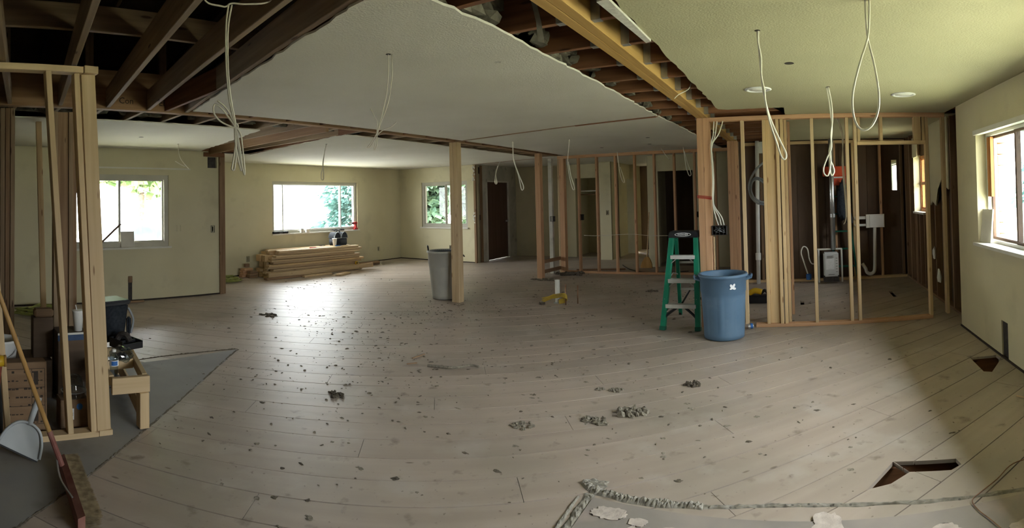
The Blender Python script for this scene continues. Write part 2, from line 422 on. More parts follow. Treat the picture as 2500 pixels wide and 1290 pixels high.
o = obj('crawl_duct', slab([(.40, 2.70), (.56, 2.80), (.56, 2.90), (.40, 2.86)], -.10, -.06), 'grey_trim', floor)
# old underlayment at the camera's feet and the grey patch by the left framing
obj('underlayment', slab([(-1.06, 2.58), (1.78, 2.42), (1.78, -3.2), (-1.06, -3.2)], -.001, .006), 'underlayment', floor)
e = ragged((-4.97, 2.93), (-3.06, .85), .012, 30) + ragged((-3.06, .85), (-1.9, -.45), .012, 16)
obj('floor_patch', slab([(-4.97, 2.93)] + e[1:] + [(-1.9, -.45), (-1.9, -3.1), (-4.99, -3.1)], -.001, .0022), 'grey_patch', floor)
bm = bmesh.new()   # rubbed mortar along the two patch edges
def ridge(bm, pts, w, h, n, seed):
    P = crom([(x, y, 0) for x, y in pts], n); rows = []
    for i, p in enumerate(P):
        t = (P[min(i+1, len(P)-1)]-P[max(i-1, 0)]).normalized(); s = Vector((-t.y, t.x, 0)); e_ = min(1, i/3, (len(P)-1-i)/3)
        row = []
        for j in range(7):
            u = j/3-1; q = p+s*u*w*(.75+.5*noise.noise(p*9+Vector((seed, j*.1, 0)))) ; hh = h*(1-u*u)*(.25+1.1*abs(noise.noise(q*38+Vector((0, 0, seed))))+.5*abs(noise.noise(q*90)))*max(.1, e_)
            row.append(bm.verts.new((q.x, q.y, hh-.001)))
        rows.append(row)
    for a, b in zip(rows, rows[1:]):
        for j in range(6): bm.faces.new((a[j], a[j+1], b[j+1], b[j]))
ridge(bm, [(-1.16, 2.72), (-1.08, 2.66), (-.9, 2.63), (-.7, 2.625), (-.50, 2.63)], .045, .026, 40, 1)
blob(bm, (-1.10, 2.70, -.004), .07, .06, .016, .6, 3, 3)
o = obj('mortar_ridge', bm, 'mortar', smooth=False); o['kind'] = 'stuff'; tag(o, 'crumbly grey mortar ridge left along the edge of the stripped floor', 'mortar')
bm = bmesh.new()
ridge(bm, [(-.5, 2.63), (-.2, 2.66), (.1, 2.65), (.5, 2.60), (1.1, 2.50), (1.75, 2.40)], .022, .012, 16, 5)
ridge(bm, [(-1.09, 2.62), (-1.08, 2.3), (-1.07, 1.9), (-1.06, 1.4)], .035, .014, 20, 7)
ridge(bm, [(-1.14, 2.58), (-1.13, 2.3), (-1.12, 1.9)], .012, .012, 20, 9)
obj('mortar_line', bm, 'mortar', floor)
bm = bmesh.new()
ridge(bm, [(-4.97, 2.95), (-4.8, 2.74), (-4.3, 2.2), (-3.9, 1.765), (-3.5, 1.33), (-3.06, .85), (-2.5, .22)], .014, .007, 40, 11)
ridge(bm, [(-4.99, 2.95), (-5.06, 2.6), (-5.1, 2.2), (-5.08, 1.85)], .02, .012, 20, 12)
obj('mortar_line', bm, 'rubble', floor)
def splat(c, rx, ry, rot, seed, z=.0055, h=.004):
    bm = bmesh.new(); pts = []
    for i in range(40):
        a = 2*PI*i/40; r = 1+.32*noise.noise(Vector((math.cos(a)*1.6, math.sin(a)*1.6, seed)))+.25*noise.noise(Vector((math.cos(a)*5, math.sin(a)*5, seed)))
        x, y = rx*r*math.cos(a), ry*r*math.sin(a); pts.append((c[0]+x*math.cos(rot)-y*math.sin(rot), c[1]+x*math.sin(rot)+y*math.cos(rot)))
    obj('plaster_smear', slab(pts, z, z+h), 'plaster_smear', floor)
for i, (x, y, a, b) in enumerate([(-.93, 2.47, .09, .05), (-.78, 2.44, .05, .03), (-.80, 2.36, .02, .05), (-.58, 2.40, .09, .028), (-.33, 2.36, .05, .07), (-.12, 2.33, .04, .05), (.10, 2.47, .07, .10), (.16, 2.36, .04, .07), (.62, 2.33, .06, .05), (.95, 2.2, .08, .06)]):
    splat((x, y), a, b, random.uniform(-.4, .4), i*2.3+1)

# ------------------------------------------------------------------ outer walls
ZB = -.32
wall('wall_right', 'X', 1.78, .22, -3.2, 5.75, ZB, 2.70, 'cream_wall', [(1.70, 5.10, .985, 2.07), (4.39, 4.54, .0, .33)], label='cream painted right wall with window')
wr = sroot('wall_right_bare', 'stripped right wall of the bathroom, bare studs on dark sheathing')
obj('sheathing', wall_mesh('X', 2.00, .06, 5.75, 9.6, ZB, 2.70, [(7.80, 8.45, 1.18, 2.06)]), 'dark_panel', wr)
for y in (5.78, 6.45, 6.86, 7.26, 7.66, 8.52, 8.9, 9.26): stud(1.91, 2.0, y, y+.038, 0, 2.44, 'old_stud', wr)
stud(1.915, 1.995, 7.76, 7.80, 0, 2.44, 'old_stud', wr); stud(1.915, 1.995, 8.45, 8.49, 0, 2.44, 'old_stud', wr)
for y in (7.95, 8.25): stud(1.915, 1.995, y, y+.035, .03, 1.15, 'old_stud', wr)
bar('bottom_plate', (1.955, 5.76, .019), (1.955, 9.4, .019), .09, .038, 'old_stud', wr)
pts = [(6.50, 2.44), (6.50, 1.52), (6.62, 1.56), (6.80, 1.66), (7.0, 1.52), (7.12, 1.30), (7.30, 1.36), (7.42, 1.3), (7.42, 2.44)]
bm = bmesh.new(); a = [bm.verts.new((1.885, y, z)) for y, z in pts]; b = [bm.verts.new((1.905, y, z)) for y, z in pts]
f = [bm.faces.new(a), bm.faces.new(b[::-1])]
for i in range(len(pts)): bm.faces.new((a[i], b[i], b[(i+1) % len(pts)], a[(i+1) % len(pts)]))
bmesh.ops.triangulate(bm, faces=f); obj('drywall_remnant', bm, 'cream_wall', wr)
wall('wall_left', 'X', -8.2, -.2, -3.2, 4.56, ZB, 2.70, 'cream_wall', [(1.90, 3.55, .86, 2.03), (4.28, 4.46, 2.17, 2.36), (2.835, 2.905, .02, .30)], label='cream painted left wall with sliding window')
wall('wall_return', 'Y', 4.66, -.1, -10.2, -8.4, ZB, 2.70, 'cream_wall', label='short return of the left wall')
wall('wall_family', 'X', -10.0, -.2, 4.56, 11.3, ZB, 2.70, 'cream_wall', [(6.85, 9.47, .865, 2.055)], label='cream wall behind the lumber pile with wide window')
wall('wall_back', 'Y', 11.1, .2, -10.2, -7.50, ZB, 2.70, 'cream_wall', [(-9.23, -7.74, .87, 2.05)], label='cream back wall with sliding window')
wall('wall_entry', 'X', -7.47, -.15, 11.3, 13.2, ZB, 2.70, 'plaster_wall', [(11.58, 12.67, .0, 2.03)], label='patchy plaster wall around the brown door')
wall('wall_hall', 'Y', 13.08, .12, -7.62, -4.5, ZB, 2.70, 'cream_wall', [(-5.66, -4.82, 0, 2.07)], label='beige hall wall with closet opening')
wall('wall_closet', 'Y', 14.2, .1, -6.3, -4.4, ZB, 2.70, 'cream_wall')
wall('wall_closet_side', 'X', -5.75, -.1, 13.2, 14.2, ZB, 2.70, 'cream_wall')
wall('wall_corridor', 'X', -4.5, -.12, 12.62, 15.3, ZB, 2.70, 'cream_wall', [(13.9, 14.6, 0, 2.04)], label='corridor wall beyond the closet')
obj('trim_1', wall_mesh('Y', 12.60, .06, -4.80, -4.50, ZB, 2.44), 'cream_wall')['kind'] = 'structure'
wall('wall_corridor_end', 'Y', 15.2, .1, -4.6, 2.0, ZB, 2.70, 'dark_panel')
wall('wall_bedroom', 'Y', 11.42, .12, -3.22, -.95, ZB, 2.70, 'cream_wall', [(-2.98, -2.20, 0, 2.09)], label='beige wall with dark doorway behind the stud framing')
wall('wall_bedroom_side', 'X', -3.22, .12, 11.54, 15.2, ZB, 2.70, 'cream_wall')
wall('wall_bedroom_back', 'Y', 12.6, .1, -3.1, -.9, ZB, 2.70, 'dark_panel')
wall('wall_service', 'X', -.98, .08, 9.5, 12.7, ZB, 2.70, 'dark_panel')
wall('wall_front', 'Y', -3.2, -.2, -8.4, 2.1, ZB, 2.70, 'cream_wall')
wall('wall_service_outer', 'X', 2.0, .06, 9.6, 15.3, ZB, 2.70, 'cream_wall', [(9.75, 11.2, .9, 2.1)])
wall('wall_service_back', 'Y', 12.0, .1, -.9, 2.0, ZB, 2.70, 'cream_wall')
# stripped bathroom back wall
wb = sroot('wall_bathroom', 'stripped bathroom back wall, bare studs on dark brown boards')
bm = wall_mesh('Y', 9.44, .06, -.98, 2.02, ZB, 2.70, [(1.70, 1.80, 1.53, 2.07)]); obj('sheathing', bm, 'dark_panel', wb)
x = -.95
while x < 1.9:
    obj('board', wall_mesh('Y', 9.43, .012, x, x+.235, .04, 2.36), 'dark_panel', wb) if not (x > 1.4 and x < 1.85) else None
    x += .245
bar('bottom_plate', (-.9, 9.37, .02), (1.95, 9.37, .02), .11, .04, 'new_stud', wb)
bar('top_plate', (-.9, 9.37, 2.40), (1.95, 9.37, 2.40), .09, .05, 'new_stud', wb)
for x, mt in ((-.22, 'pink_stud'), (-.62, 'old_stud'), (.34, 'old_stud'), (.66, 'pink_stud'), (.98, 'new_stud'), (1.46, 'pink_stud'), (1.84, 'old_stud')): stud(x, x+.04, 9.33, 9.42, .04, 2.38, mt, wb)

# old wall end at the jog of the left wall: dark corner studs
wl = bpy.data.objects['wall_left']
stud(-8.28, -8.18, 4.57, 4.61, 0, 2.42, 'old_stud', wl, 'corner_stud'); stud(-8.38, -8.29, 4.57, 4.61, 0, 2.42, 'old_stud', wl, 'corner_stud')
stud(-8.196, -8.16, 4.49, 4.56, 0, 2.36, 'old_stud', wl, 'corner_stud')
bar('blocking', (-8.185, 4.20, 2.40), (-8.185, 4.6, 2.40), .03, .075, 'old_joist', wl)
obj('recess_shade', wall_mesh('X', -8.25, -.03, 4.26, 4.48, 2.15, 2.38), 'box_dark', wl); obj('recess_shade', wall_mesh('X', -8.212, -.03, 2.82, 2.92, 0, .31), 'box_dark', wl)  # near-black sheets in the recesses, their shade put into the colour
stud(-8.205, -8.17, 2.835, 2.90, .30, .40, 'old_stud', wl, 'nailer')
obj('base_gap', wall_mesh('X', -8.185, -.02, -.5, 4.5, 0, .022), 'print_dark', wl)
obj('curtain_track_mark', wall_mesh('X', -8.188, -.014, 2.1, 3.95, 2.125, 2.15), 'sill', wl)
obj('base_gap', wall_mesh('X', -9.985, -.02, 4.7, 11.1, 0, .022), 'print_dark', bpy.data.objects['wall_family'])
obj('base_gap', wall_mesh('Y', 11.085, .02, -10, -7.5, 0, .022), 'print_dark', bpy.data.objects['wall_back'])
obj('base_gap', wall_mesh('X', 1.765, .02, -.5, 5.75, 0, .014), 'print_dark', bpy.data.objects['wall_right'])
obj('recess_shade', wall_mesh('X', 1.795, .03, 4.38, 4.55, 0, .34), 'box_dark', bpy.data.objects['wall_right'])  # dark sheet just behind the slot stands in for its deep shade
# ragged plaster edge where the entry partition was torn off
we = bpy.data.objects['wall_entry']
stud(-7.52, -7.46, 11.06, 11.11, 0, 2.42, 'old_stud', we, 'torn_edge'); stud(-7.47, -7.43, 11.26, 11.33, 0, 2.42, 'old_stud', we, 'torn_edge')
bm = bmesh.new()
for i in range(26):
    z = .9+random.random()*.35 if i < 12 else 2.0+random.random()*.4
    blob(bm, (-7.50+random.uniform(-.05, .02), 11.06, z), .02, .015, .03, .6, i, 1)
o = obj('torn_plaster', bm, 'drywall_core', we); o['kind'] = 'stuff'

# ------------------------------------------------------------------ windows and door
def window(name, axis, c, th, a0, a1, z0, z1, splits, fmat, label, sill=.05, fw=.05, screens=(), depth=.55, sash=None):
    """c: room face, th: signed wall thickness; splits: pane boundaries"""
    r = sroot(name, label); sgn = 1 if th > 0 else -1
    d0 = c+th*depth; d1 = d0+.05*sgn
    def bx(lo_a, hi_a, lz, hz, e0=d0, e1=d1):
        bm = bmesh.new(); l, h = min(e0, e1), max(e0, e1)
        box(bm, (l, lo_a, lz) if axis == 'X' else (lo_a, l, lz), (h, hi_a, hz) if axis == 'X' else (hi_a, h, hz)); return bm
    def frame(pa0, pa1, w, m, e0, e1, nm, zz0=z0, zz1=z1):
        bm = bmesh.new()
        for q in ((pa0, pa1, zz0, zz0+w), (pa0, pa1, zz1-w, zz1), (pa0, pa0+w, zz0+w, zz1-w), (pa1-w, pa1, zz0+w, zz1-w)):
            l, h = min(e0, e1), max(e0, e1)
            box(bm, (l, q[0], q[2]) if axis == 'X' else (q[0], l, q[2]), (h, q[1], q[3]) if axis == 'X' else (q[1], h, q[3]))
        return obj(nm, bm, m, r)
    frame(a0, a1, fw, fmat, d0-.03*sgn, d1+.03*sgn, 'window_frame')
    B = [a0+fw]+list(splits)+[a1-fw]
    for i in range(len(B)-1):
        off = .012*sgn*(1 if i % 2 else -1)
        s = frame(B[i]-.012, B[i+1]+.012, .034, sash or fmat, d0+off, d0+off+.028*sgn, 'sash', z0+fw-.01, z1-fw+.01)
        obj('pane', bx(B[i]+.018, B[i+1]-.018, z0+fw+.02, z1-fw-.02, d0+off+.012*sgn, d0+off+.016*sgn), 'screen_mesh' if i in screens else 'window_glass', s)
    if sill: obj('window_sill', bx(a0-.03, a1+.03, z0-.028, z0+.002, c-sill*sgn, d0), 'sill', r)
    return r
w1 = window('window_1', 'X', -8.2, -.2, 1.90, 3.55, .86, 2.03, [2.71], 'window_grey', 'grey framed sliding window in the left wall', fw=.075, depth=.25)
w2 = window('window_2', 'X', -10.0, -.2, 6.85, 9.47, .865, 2.055, [7.18, 8.94], 'window_grey', 'wide three part window above the lumber pile', fw=.06, depth=.35, sash='window_white')
w3 = window('window_3', 'Y', 11.1, .2, -9.23, -7.74, .87, 2.05, [-8.46], 'window_grey', 'two pane window in the back wall', fw=.075, depth=.3)
w4 = window('window_4', 'X', 1.78, .22, 1.70, 5.10, .985, 2.07, [2.60, 3.50, 4.40], 'window_white', 'brown wood framed slider in the right wall', fw=.03, depth=.62, screens=(2,), sash='sash_dark')  # near panes, out of view, are added width to brighten the foreground floor
obj('wood_jamb', wall_mesh('X', 1.885, .035, 5.02, 5.068, 1.44, 2.03), 'window_brown', w4); obj('wood_jamb', wall_mesh('X', 1.89, .03, 4.98, 5.02, 1.44, 2.03), 'window_brown', w4)
obj('window_head', wall_mesh('X', 1.755, .06, 1.65, 5.12, 2.055, 2.10), 'sill', w4)
w5 = window('window_5', 'X', 2.0, .06, 7.80, 8.45, 1.18, 2.06, [], 'window_brown', 'small brown framed bathroom window', sill=.14, fw=.04, depth=.3)
obj('reveal', wall_mesh('Y', 8.44, .015, 1.88, 2.0, 1.18, 2.08), 'cream_wall', w5); obj('reveal', wall_mesh('X', 1.875, .02, 8.2, 8.5, 2.04, 2.35), 'cream_wall', w5)
obj('meeting_rail', wall_mesh('X', 1.98, .06, 7.83, 8.42, 1.60, 1.645), 'window_brown', w5)
w7 = window('window_7', 'X', 2.0, .06, 9.75, 11.2, .9, 2.1, [10.5], 'window_white', 'plain window of the room behind the slit', sill=.05, fw=.04, depth=.2)
obj('drywall_sheet', slab([(-.9, 9.5), (2.0, 9.5), (2.0, 12.0), (-.9, 12.0)], CEIL, CEIL+.013), 'cream_ceiling', bpy.data.objects['wall_service_back'])
w7 = sroot('window_6', 'narrow slit opening in the bathroom back wall')
obj('pane', wall_mesh('Y', 9.46, .004, 1.70, 1.80, 1.53, 2.07), 'window_glass', w7)
d1 = sroot('door_1', 'plain brown entry door in the plaster wall')
obj('door_leaf', wall_mesh('X', -7.50, -.045, 11.60, 12.65, .012, 2.015), 'door_brown', d1)
bm = bmesh.new()
for q in ((11.56, 11.60, 0, 2.05), (12.65, 12.69, 0, 2.05), (11.56, 12.69, 2.015, 2.05)): box(bm, (-7.53, q[0], q[2]), (-7.455, q[1], q[3]))
obj('door_frame', bm, 'sill', d1)
bm = bmesh.new(); lathe(bm, [(0, 0), (.026, .002), (.026, .008), (.012, .012), (.012, .03), (.028, .04), (.030, .052), (.022, .064), (0, .067)], 16)
k_ = obj('door_knob', bm, 'galvanised', d1, loc=(-7.50, 12.57, .98), smooth=True, rot=(0, PI/2, 0))
bm = bmesh.new(); box(bm, (-5.66, 13.22, 1.72), (-4.82, 13.6, 1.745)); sh = struct(obj('trim_2', bm, 'sill'), 'closet shelf')
bm = bmesh.new(); tube(bm, [(-5.66, 13.45, 1.64), (-4.82, 13.45, 1.64)], .016, 8, 0); obj('closet_rod', bm, 'old_stud', sh)

# ------------------------------------------------------------------ ceiling
ceil = sroot('ceiling', 'torn open ceiling, part drywall part bare joists')
TH = .013
def cslab(pts, mat, name='drywall_sheet'): return obj(name, slab(pts, CEIL, CEIL+TH), mat, ceil)
# right bay, cream
cslab([(-.78, -3.2), (1.78, -3.2), (1.78, 6.2), (-.10, 6.2), (-.10, 5.69)] + ragged((-.12, 5.68), (-.74, 5.68), .008, 10) + ragged((-.79, 5.62), (-.80, -3.2), .012, 70), 'cream_ceiling')
cslab([(-.12, 6.32), (1.98, 6.32), (1.98, 9.32), (-.12, 9.32)], 'cream_ceiling')
# middle bay, white
J4 = lambda x: 2.33-.205*(x+4.92)
cslab(ragged((-4.66, J4(-4.66)), (-1.47, J4(-1.47)), .012, 40) + ragged((-1.47, J4(-1.47)), (-1.51, 5.84), .014, 50) + [(-1.51, 5.84), (-4.64, 6.545)] + ragged((-4.64, 6.54), (-4.66, J4(-4.66)), .01, 30)[1:], 'white_ceiling')
cslab([(-4.64, 6.595)] + [(-1.52, 5.89)] + ragged((-1.50, 5.90), (-1.40, 10.30), .012, 40) + [(-1.40, 10.30), (-4.64, 10.35)], 'white_ceiling')
# left / family bay
cslab([(-8.2, -3.2), (-5.42, -3.2)] + ragged((-5.42, -3.2), (-5.50, 3.58), .012, 60) + ragged((-5.50, 3.60), (-8.2, 4.12), .02, 26), 'white_ceiling')
cslab(ragged((-5.28, 4.80), (-5.32, 10.45), .014, 55) + [(-5.32, 10.45), (-7.54, 11.02), (-7.56, 11.1), (-10.0, 11.1), (-10.0, 4.66), (-8.35, 4.66)] + ragged((-8.3, 5.2), (-5.3, 4.80), .02, 30), 'white_ceiling')
cslab([(-5.30, 10.50), (-7.5, 11.07), (-7.47, 13.1), (-4.5, 13.1), (-4.5, 15.2), (-3.2, 15.2), (-3.2, 11.42), (-.98, 11.42), (-.98, 10.36), (-5.30, 10.36)], 'white_ceiling')
obj('drywall_sheet', slab([(-6.3, 13.2), (-4.5, 13.2), (-4.5, 14.2), (-6.3, 14.2)], CEIL, CEIL+TH), 'white_ceiling', ceil)
obj('drywall_sheet', slab([(-3.2, 11.5), (-.9, 11.5), (-.9, 12.7), (-3.2, 12.7)], CEIL, CEIL+TH), 'white_ceiling', ceil)
# torn strips where partitions met the ceiling
for p, q in (((-4.80, 6.605), (-1.52, 5.865)), ((-7.52, 11.05), (-5.32, 10.475))): bar('partition_scar', (p[0], p[1], CEIL+.002), (q[0], q[1], CEIL+.002), .05, .014, 'old_stud', ceil)
bar('partition_scar', (-2.62, 6.10, CEIL-.006), (-1.53, 5.855, CEIL-.006), .035, .012, 'old_joist', ceil)
bar('partition_scar', (-4.3, 6.48, CEIL-.006), (-3.15, 6.22, CEIL-.006), .02, .010, 'left_joist', ceil)
# joists
JB, JT = CEIL+TH+.002, 2.64
jz = (JB+JT)/2; jd = JT-JB
y = 2.56-.485*11; n = 0
while y < 10.3:
    if y > 1.9 or y < -.3: bar('ceiling_joist', (-4.84, y, jz), (-1.135, y, jz), .04, jd, 'old_joist', ceil, bev=.002)
    bar('ceiling_joist', (-1.0, y+.03, jz), (2.0, y+.03, jz), .04, jd, 'old_joist', ceil, bev=.002)
    if y > 1.4 and y < 9.3:
        for s, x in ((-1, -1.135), (1, -1.0)):
            bm = bmesh.new(); yy = y+(.03 if s > 0 else 0)
            box(bm, (min(x, x+s*.05), yy-.024, JB-.003), (max(x, x+s*.05), yy+.024, JB)); box(bm, (min(x, x+s*.05), yy-.026, JB), (max(x, x+s*.05), yy-.022, JT-.05)); box(bm, (min(x, x+s*.05), yy+.022, JB), (max(x, x+s*.05), yy+.026, JT-.05))
            obj('joist_hanger', bm, 'galvanised', ceil)
    y += .485; n += 1
for (x0, y0), (x1, y1) in (((-4.84, 1.02), (-1.14, .48)), ((-4.84, 1.48), (-1.14, .93)), ((-4.84, 1.89), (-1.14, 1.30)), ((-4.84, J4(-4.84)-.02), (-1.14, J4(-1.14)-.02)), ((-4.84, .55), (-1.14, .02)), ((-4.84, .1), (-1.14, -.4))):
    bar('ceiling_joist', (x0, y0, jz), (x1, y1, jz), .04, jd, 'left_joist', ceil)
for y in [.2+.42*i for i in range(27)]:                       # family bay joists, ends seen past the header
    if y < 11: bar('ceiling_joist', (-8.2 if y < 4.4 else -9.98, y, jz), (-4.93, y, jz), .04, jd, 'left_joist', ceil)
bar('ceiling_joist', (-8.2, 4.32, jz-.03), (-4.93, 4.19, jz-.03), .04, jd+.05, 'header_wood', ceil); bar('ceiling_joist', (-8.3, 5.17, jz-.005), (-4.93, 4.76, jz-.005), .04, jd, 'old_joist', ceil)
bar('blocking', (-8.2, 4.15, jz), (-8.2, 5.1, jz), .04, jd, 'old_joist', ceil)
# dark insulation and attic boards over the drywall, plus the roof deck
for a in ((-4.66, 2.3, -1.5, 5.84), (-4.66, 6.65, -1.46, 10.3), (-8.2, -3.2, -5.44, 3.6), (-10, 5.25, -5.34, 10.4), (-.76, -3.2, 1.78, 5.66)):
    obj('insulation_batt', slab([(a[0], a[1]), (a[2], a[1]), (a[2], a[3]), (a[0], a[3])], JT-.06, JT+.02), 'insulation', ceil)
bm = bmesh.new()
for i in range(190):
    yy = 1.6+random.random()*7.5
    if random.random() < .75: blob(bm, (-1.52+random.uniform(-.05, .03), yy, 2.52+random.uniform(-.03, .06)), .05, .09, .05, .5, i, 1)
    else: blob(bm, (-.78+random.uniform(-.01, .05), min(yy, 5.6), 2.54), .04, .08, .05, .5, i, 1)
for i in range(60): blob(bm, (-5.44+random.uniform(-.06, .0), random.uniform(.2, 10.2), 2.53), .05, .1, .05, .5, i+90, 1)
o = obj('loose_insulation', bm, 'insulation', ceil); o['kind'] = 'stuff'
for x in (-3.28, -1.9): bar('strongback', (x, -2.5, 2.725), (x, 3.4, 2.725), .04, .165, 'left_joist', ceil)
bar('strongback', (-6.6, -2.5, 2.725), (-6.6, 10, 2.725), .04, .165, 'left_joist', ceil)
for y in (.15, 1.05, 1.9, 2.75): 
    stud(-5.6, -5.56, y+.4, y+.49, 2.64, 3.5, 'left_joist', ceil, 'hanger_post')
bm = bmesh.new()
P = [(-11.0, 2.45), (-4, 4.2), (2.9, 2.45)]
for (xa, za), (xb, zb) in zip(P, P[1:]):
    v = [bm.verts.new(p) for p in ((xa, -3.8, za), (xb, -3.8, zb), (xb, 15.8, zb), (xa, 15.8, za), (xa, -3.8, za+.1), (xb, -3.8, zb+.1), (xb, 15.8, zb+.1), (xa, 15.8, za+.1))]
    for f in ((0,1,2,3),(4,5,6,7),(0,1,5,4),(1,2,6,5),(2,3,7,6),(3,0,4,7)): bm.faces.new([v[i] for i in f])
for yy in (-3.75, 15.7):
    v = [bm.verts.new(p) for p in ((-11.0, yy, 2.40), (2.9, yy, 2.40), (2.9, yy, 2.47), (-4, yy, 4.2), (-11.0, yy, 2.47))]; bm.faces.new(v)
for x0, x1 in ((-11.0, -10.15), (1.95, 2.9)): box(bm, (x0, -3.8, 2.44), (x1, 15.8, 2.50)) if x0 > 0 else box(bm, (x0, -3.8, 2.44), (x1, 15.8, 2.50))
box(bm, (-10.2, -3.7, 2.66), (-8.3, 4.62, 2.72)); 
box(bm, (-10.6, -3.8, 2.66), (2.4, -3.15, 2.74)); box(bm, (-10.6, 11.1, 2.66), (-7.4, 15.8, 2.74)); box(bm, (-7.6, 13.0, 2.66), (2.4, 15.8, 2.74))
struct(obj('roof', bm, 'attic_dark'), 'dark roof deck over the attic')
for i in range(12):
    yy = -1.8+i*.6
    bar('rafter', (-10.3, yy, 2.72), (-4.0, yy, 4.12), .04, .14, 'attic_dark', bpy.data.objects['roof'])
obj('drywall_strip', slab([(-.86, 2.28), (-.80, 2.26), (-.795, 2.98), (-.83, 3.0)], CEIL-.012, CEIL+.002), 'drywall_core', ceil)
bm = bmesh.new(); v = [bm.verts.new(p) for p in ((-1.33, 2.538, 2.60), (-1.30, 2.538, 2.60), (-1.27, 2.535, 2.48), (-1.25, 2.53, 2.36), (-1.29, 2.53, 2.375), (-1.30, 2.535, 2.48))]; bm.faces.new(v); bmesh.ops.solidify(bm, geom=bm.faces[:], thickness=.004)
tag(obj('torn_paper', bm, 'drywall_core'), 'torn scrap of drywall paper dangling beside the golden beam', 'paper')
bm = bmesh.new(); tube(bm, [(-.86, 4.515, 2.50), (-.88, 4.48, 2.44), (-.95, 4.42, 2.39), (-.98, 4.38, 2.35)], .004, 5, 4)
tag(obj('wire_stub', bm, 'cable_white', smooth=True), 'short white wire stub poking out under the golden beam', 'wire')
# main beam over the right-hand posts and the deep header over the left-hand posts
bt = thing('main_beam', 'long golden glued beam carrying the joists beside the green ceiling', 'beam', (-1.067, 4, CEIL))
bar('beam_ply', (-1.100, -3.1, CEIL+.135), (-1.100, 9.25, CEIL+.135), .064, .27, 'glulam', bt); bar('beam_ply', (-1.034, -3.1, CEIL+.135), (-1.034, 9.25, CEIL+.135), .064, .27, 'glulam', bt)
bh = thing('ceiling_header', 'deep brown header beam carrying the cut joists above the middle post', 'beam', (-4.885, 5, CEIL))
bar('beam_ply', (-4.862, .45, CEIL+.19), (-4.862, 10.3, CEIL+.19), .044, .37, 'header_wood', bh); bar('beam_ply', (-4.908, .45, CEIL+.19), (-4.908, 10.3, CEIL+.19), .044, .37, 'header_wood', bh)
for s, y in (('Con', 1.66), ('ERSA', 2.09)):
    o = obj('lumber_stamp', text_mesh(s, .085, 'print_dark'), None, bh, loc=(-4.8385, y, 2.53)); o.rotation_euler = (PI/2, 0, PI/2)
#OBJECTS
# ------------------------------------------------------------------ posts and stud framing
def post(x0, x1, y0, y1, z0, z1, mat, label, n=2, axis='x'):
    t = thing('support_post', label, 'post', ((x0+x1)/2, (y0+y1)/2, z0))
    for i in range(n):
        if axis == 'x': stud(x0+(x1-x0)*i/n+.0008, x0+(x1-x0)*(i+1)/n-.0008, y0, y1, z0, z1, mat, t, 'post_ply')
        else: stud(x0, x1, y0+(y1-y0)*i/n+.0008, y0+(y1-y0)*(i+1)/n-.0008, z0, z1, mat, t, 'post_ply')
    return t
post(-4.945, -4.805, 6.63, 6.75, 0, CEIL, 'pale_stud', 'doubled pale timber post standing alone beside the grey trash can', 2, 'x')
post(-4.90, -4.79, 9.35, 9.47, 0, CEIL, 'pink_stud', 'pinkish timber post just in front of the far stud framing', 1)
p2 = post(-1.135, -.985, 6.20, 6.33, 0, CEIL, 'pink_stud', 'reddish timber post under the golden beam, wrapped with white cables and red tie', 2)
post(-1.135, -.955, 9.02, 9.15, 0, CEIL, 'pink_stud', 'reddish built up post at the far end of the golden beam', 3)
bm = bmesh.new()
for i, z in enumerate((1.50, 1.512, 1.526)): tube(bm, [(-1.142, 6.193, z+.01), (-1.05, 6.192, z), (-.979, 6.192, z-.012), (-.977, 6.27, z-.008), (-.978, 6.337, z), (-1.06, 6.337, z+.008), (-1.142, 6.336, z+.012), (-1.143, 6.26, z+.011), (-1.142, 6.193, z+.012)], .004, 5, 0)
obj('red_tie', bm, 'red_label', p2)

sw1 = sroot('wall_framed_bathroom', 'new stud framing in front of the bathroom with a door opening')
Y1 = 6.20; Y1b = Y1+.089
bar('bottom_plate', (-.50, Y1+.045, .019), (1.57, Y1+.045, .019), .092, .038, 'pink_stud', sw1)
bar('top_plate', (-.985, Y1+.045, 2.415), (1.78, Y1+.045, 2.415), .092, .05, 'pink_stud', sw1)
for x, mt in ((-.62, 'pale_stud'), (-.37, 'new_stud'), (-.215, 'new_stud'), (-.165, 'new_stud'), (.185, 'pale_stud'), (.59, 'pale_stud'), (.685, 'pale_stud'), (1.535, 'new_stud'), (1.74, 'new_stud')):
    stud(x, x+.038, Y1, Y1b, .038, 2.39, mt, sw1)
stud(-.332, -.215, Y1+.035, Y1+.075, .038, 2.39, 'new_stud', sw1, 'wide_stud')
stud(-.125, -.09, Y1+.2, Y1+.29, .0, 2.44, 'new_stud', sw1); stud(-.09, -.055, Y1+.62, Y1+.71, .0, 2.44, 'pink_stud', sw1)
bar('door_header', (.725, Y1+.045, 2.09), (1.535, Y1+.045, 2.09), .089, .04, 'new_stud', sw1)
for x, w in ((.728, .035), (.99, .038), (1.40, .085), (1.497, .034)): stud(x, x+w, Y1, Y1b, 2.11, 2.39, 'new_stud', sw1, 'cripple_stud')

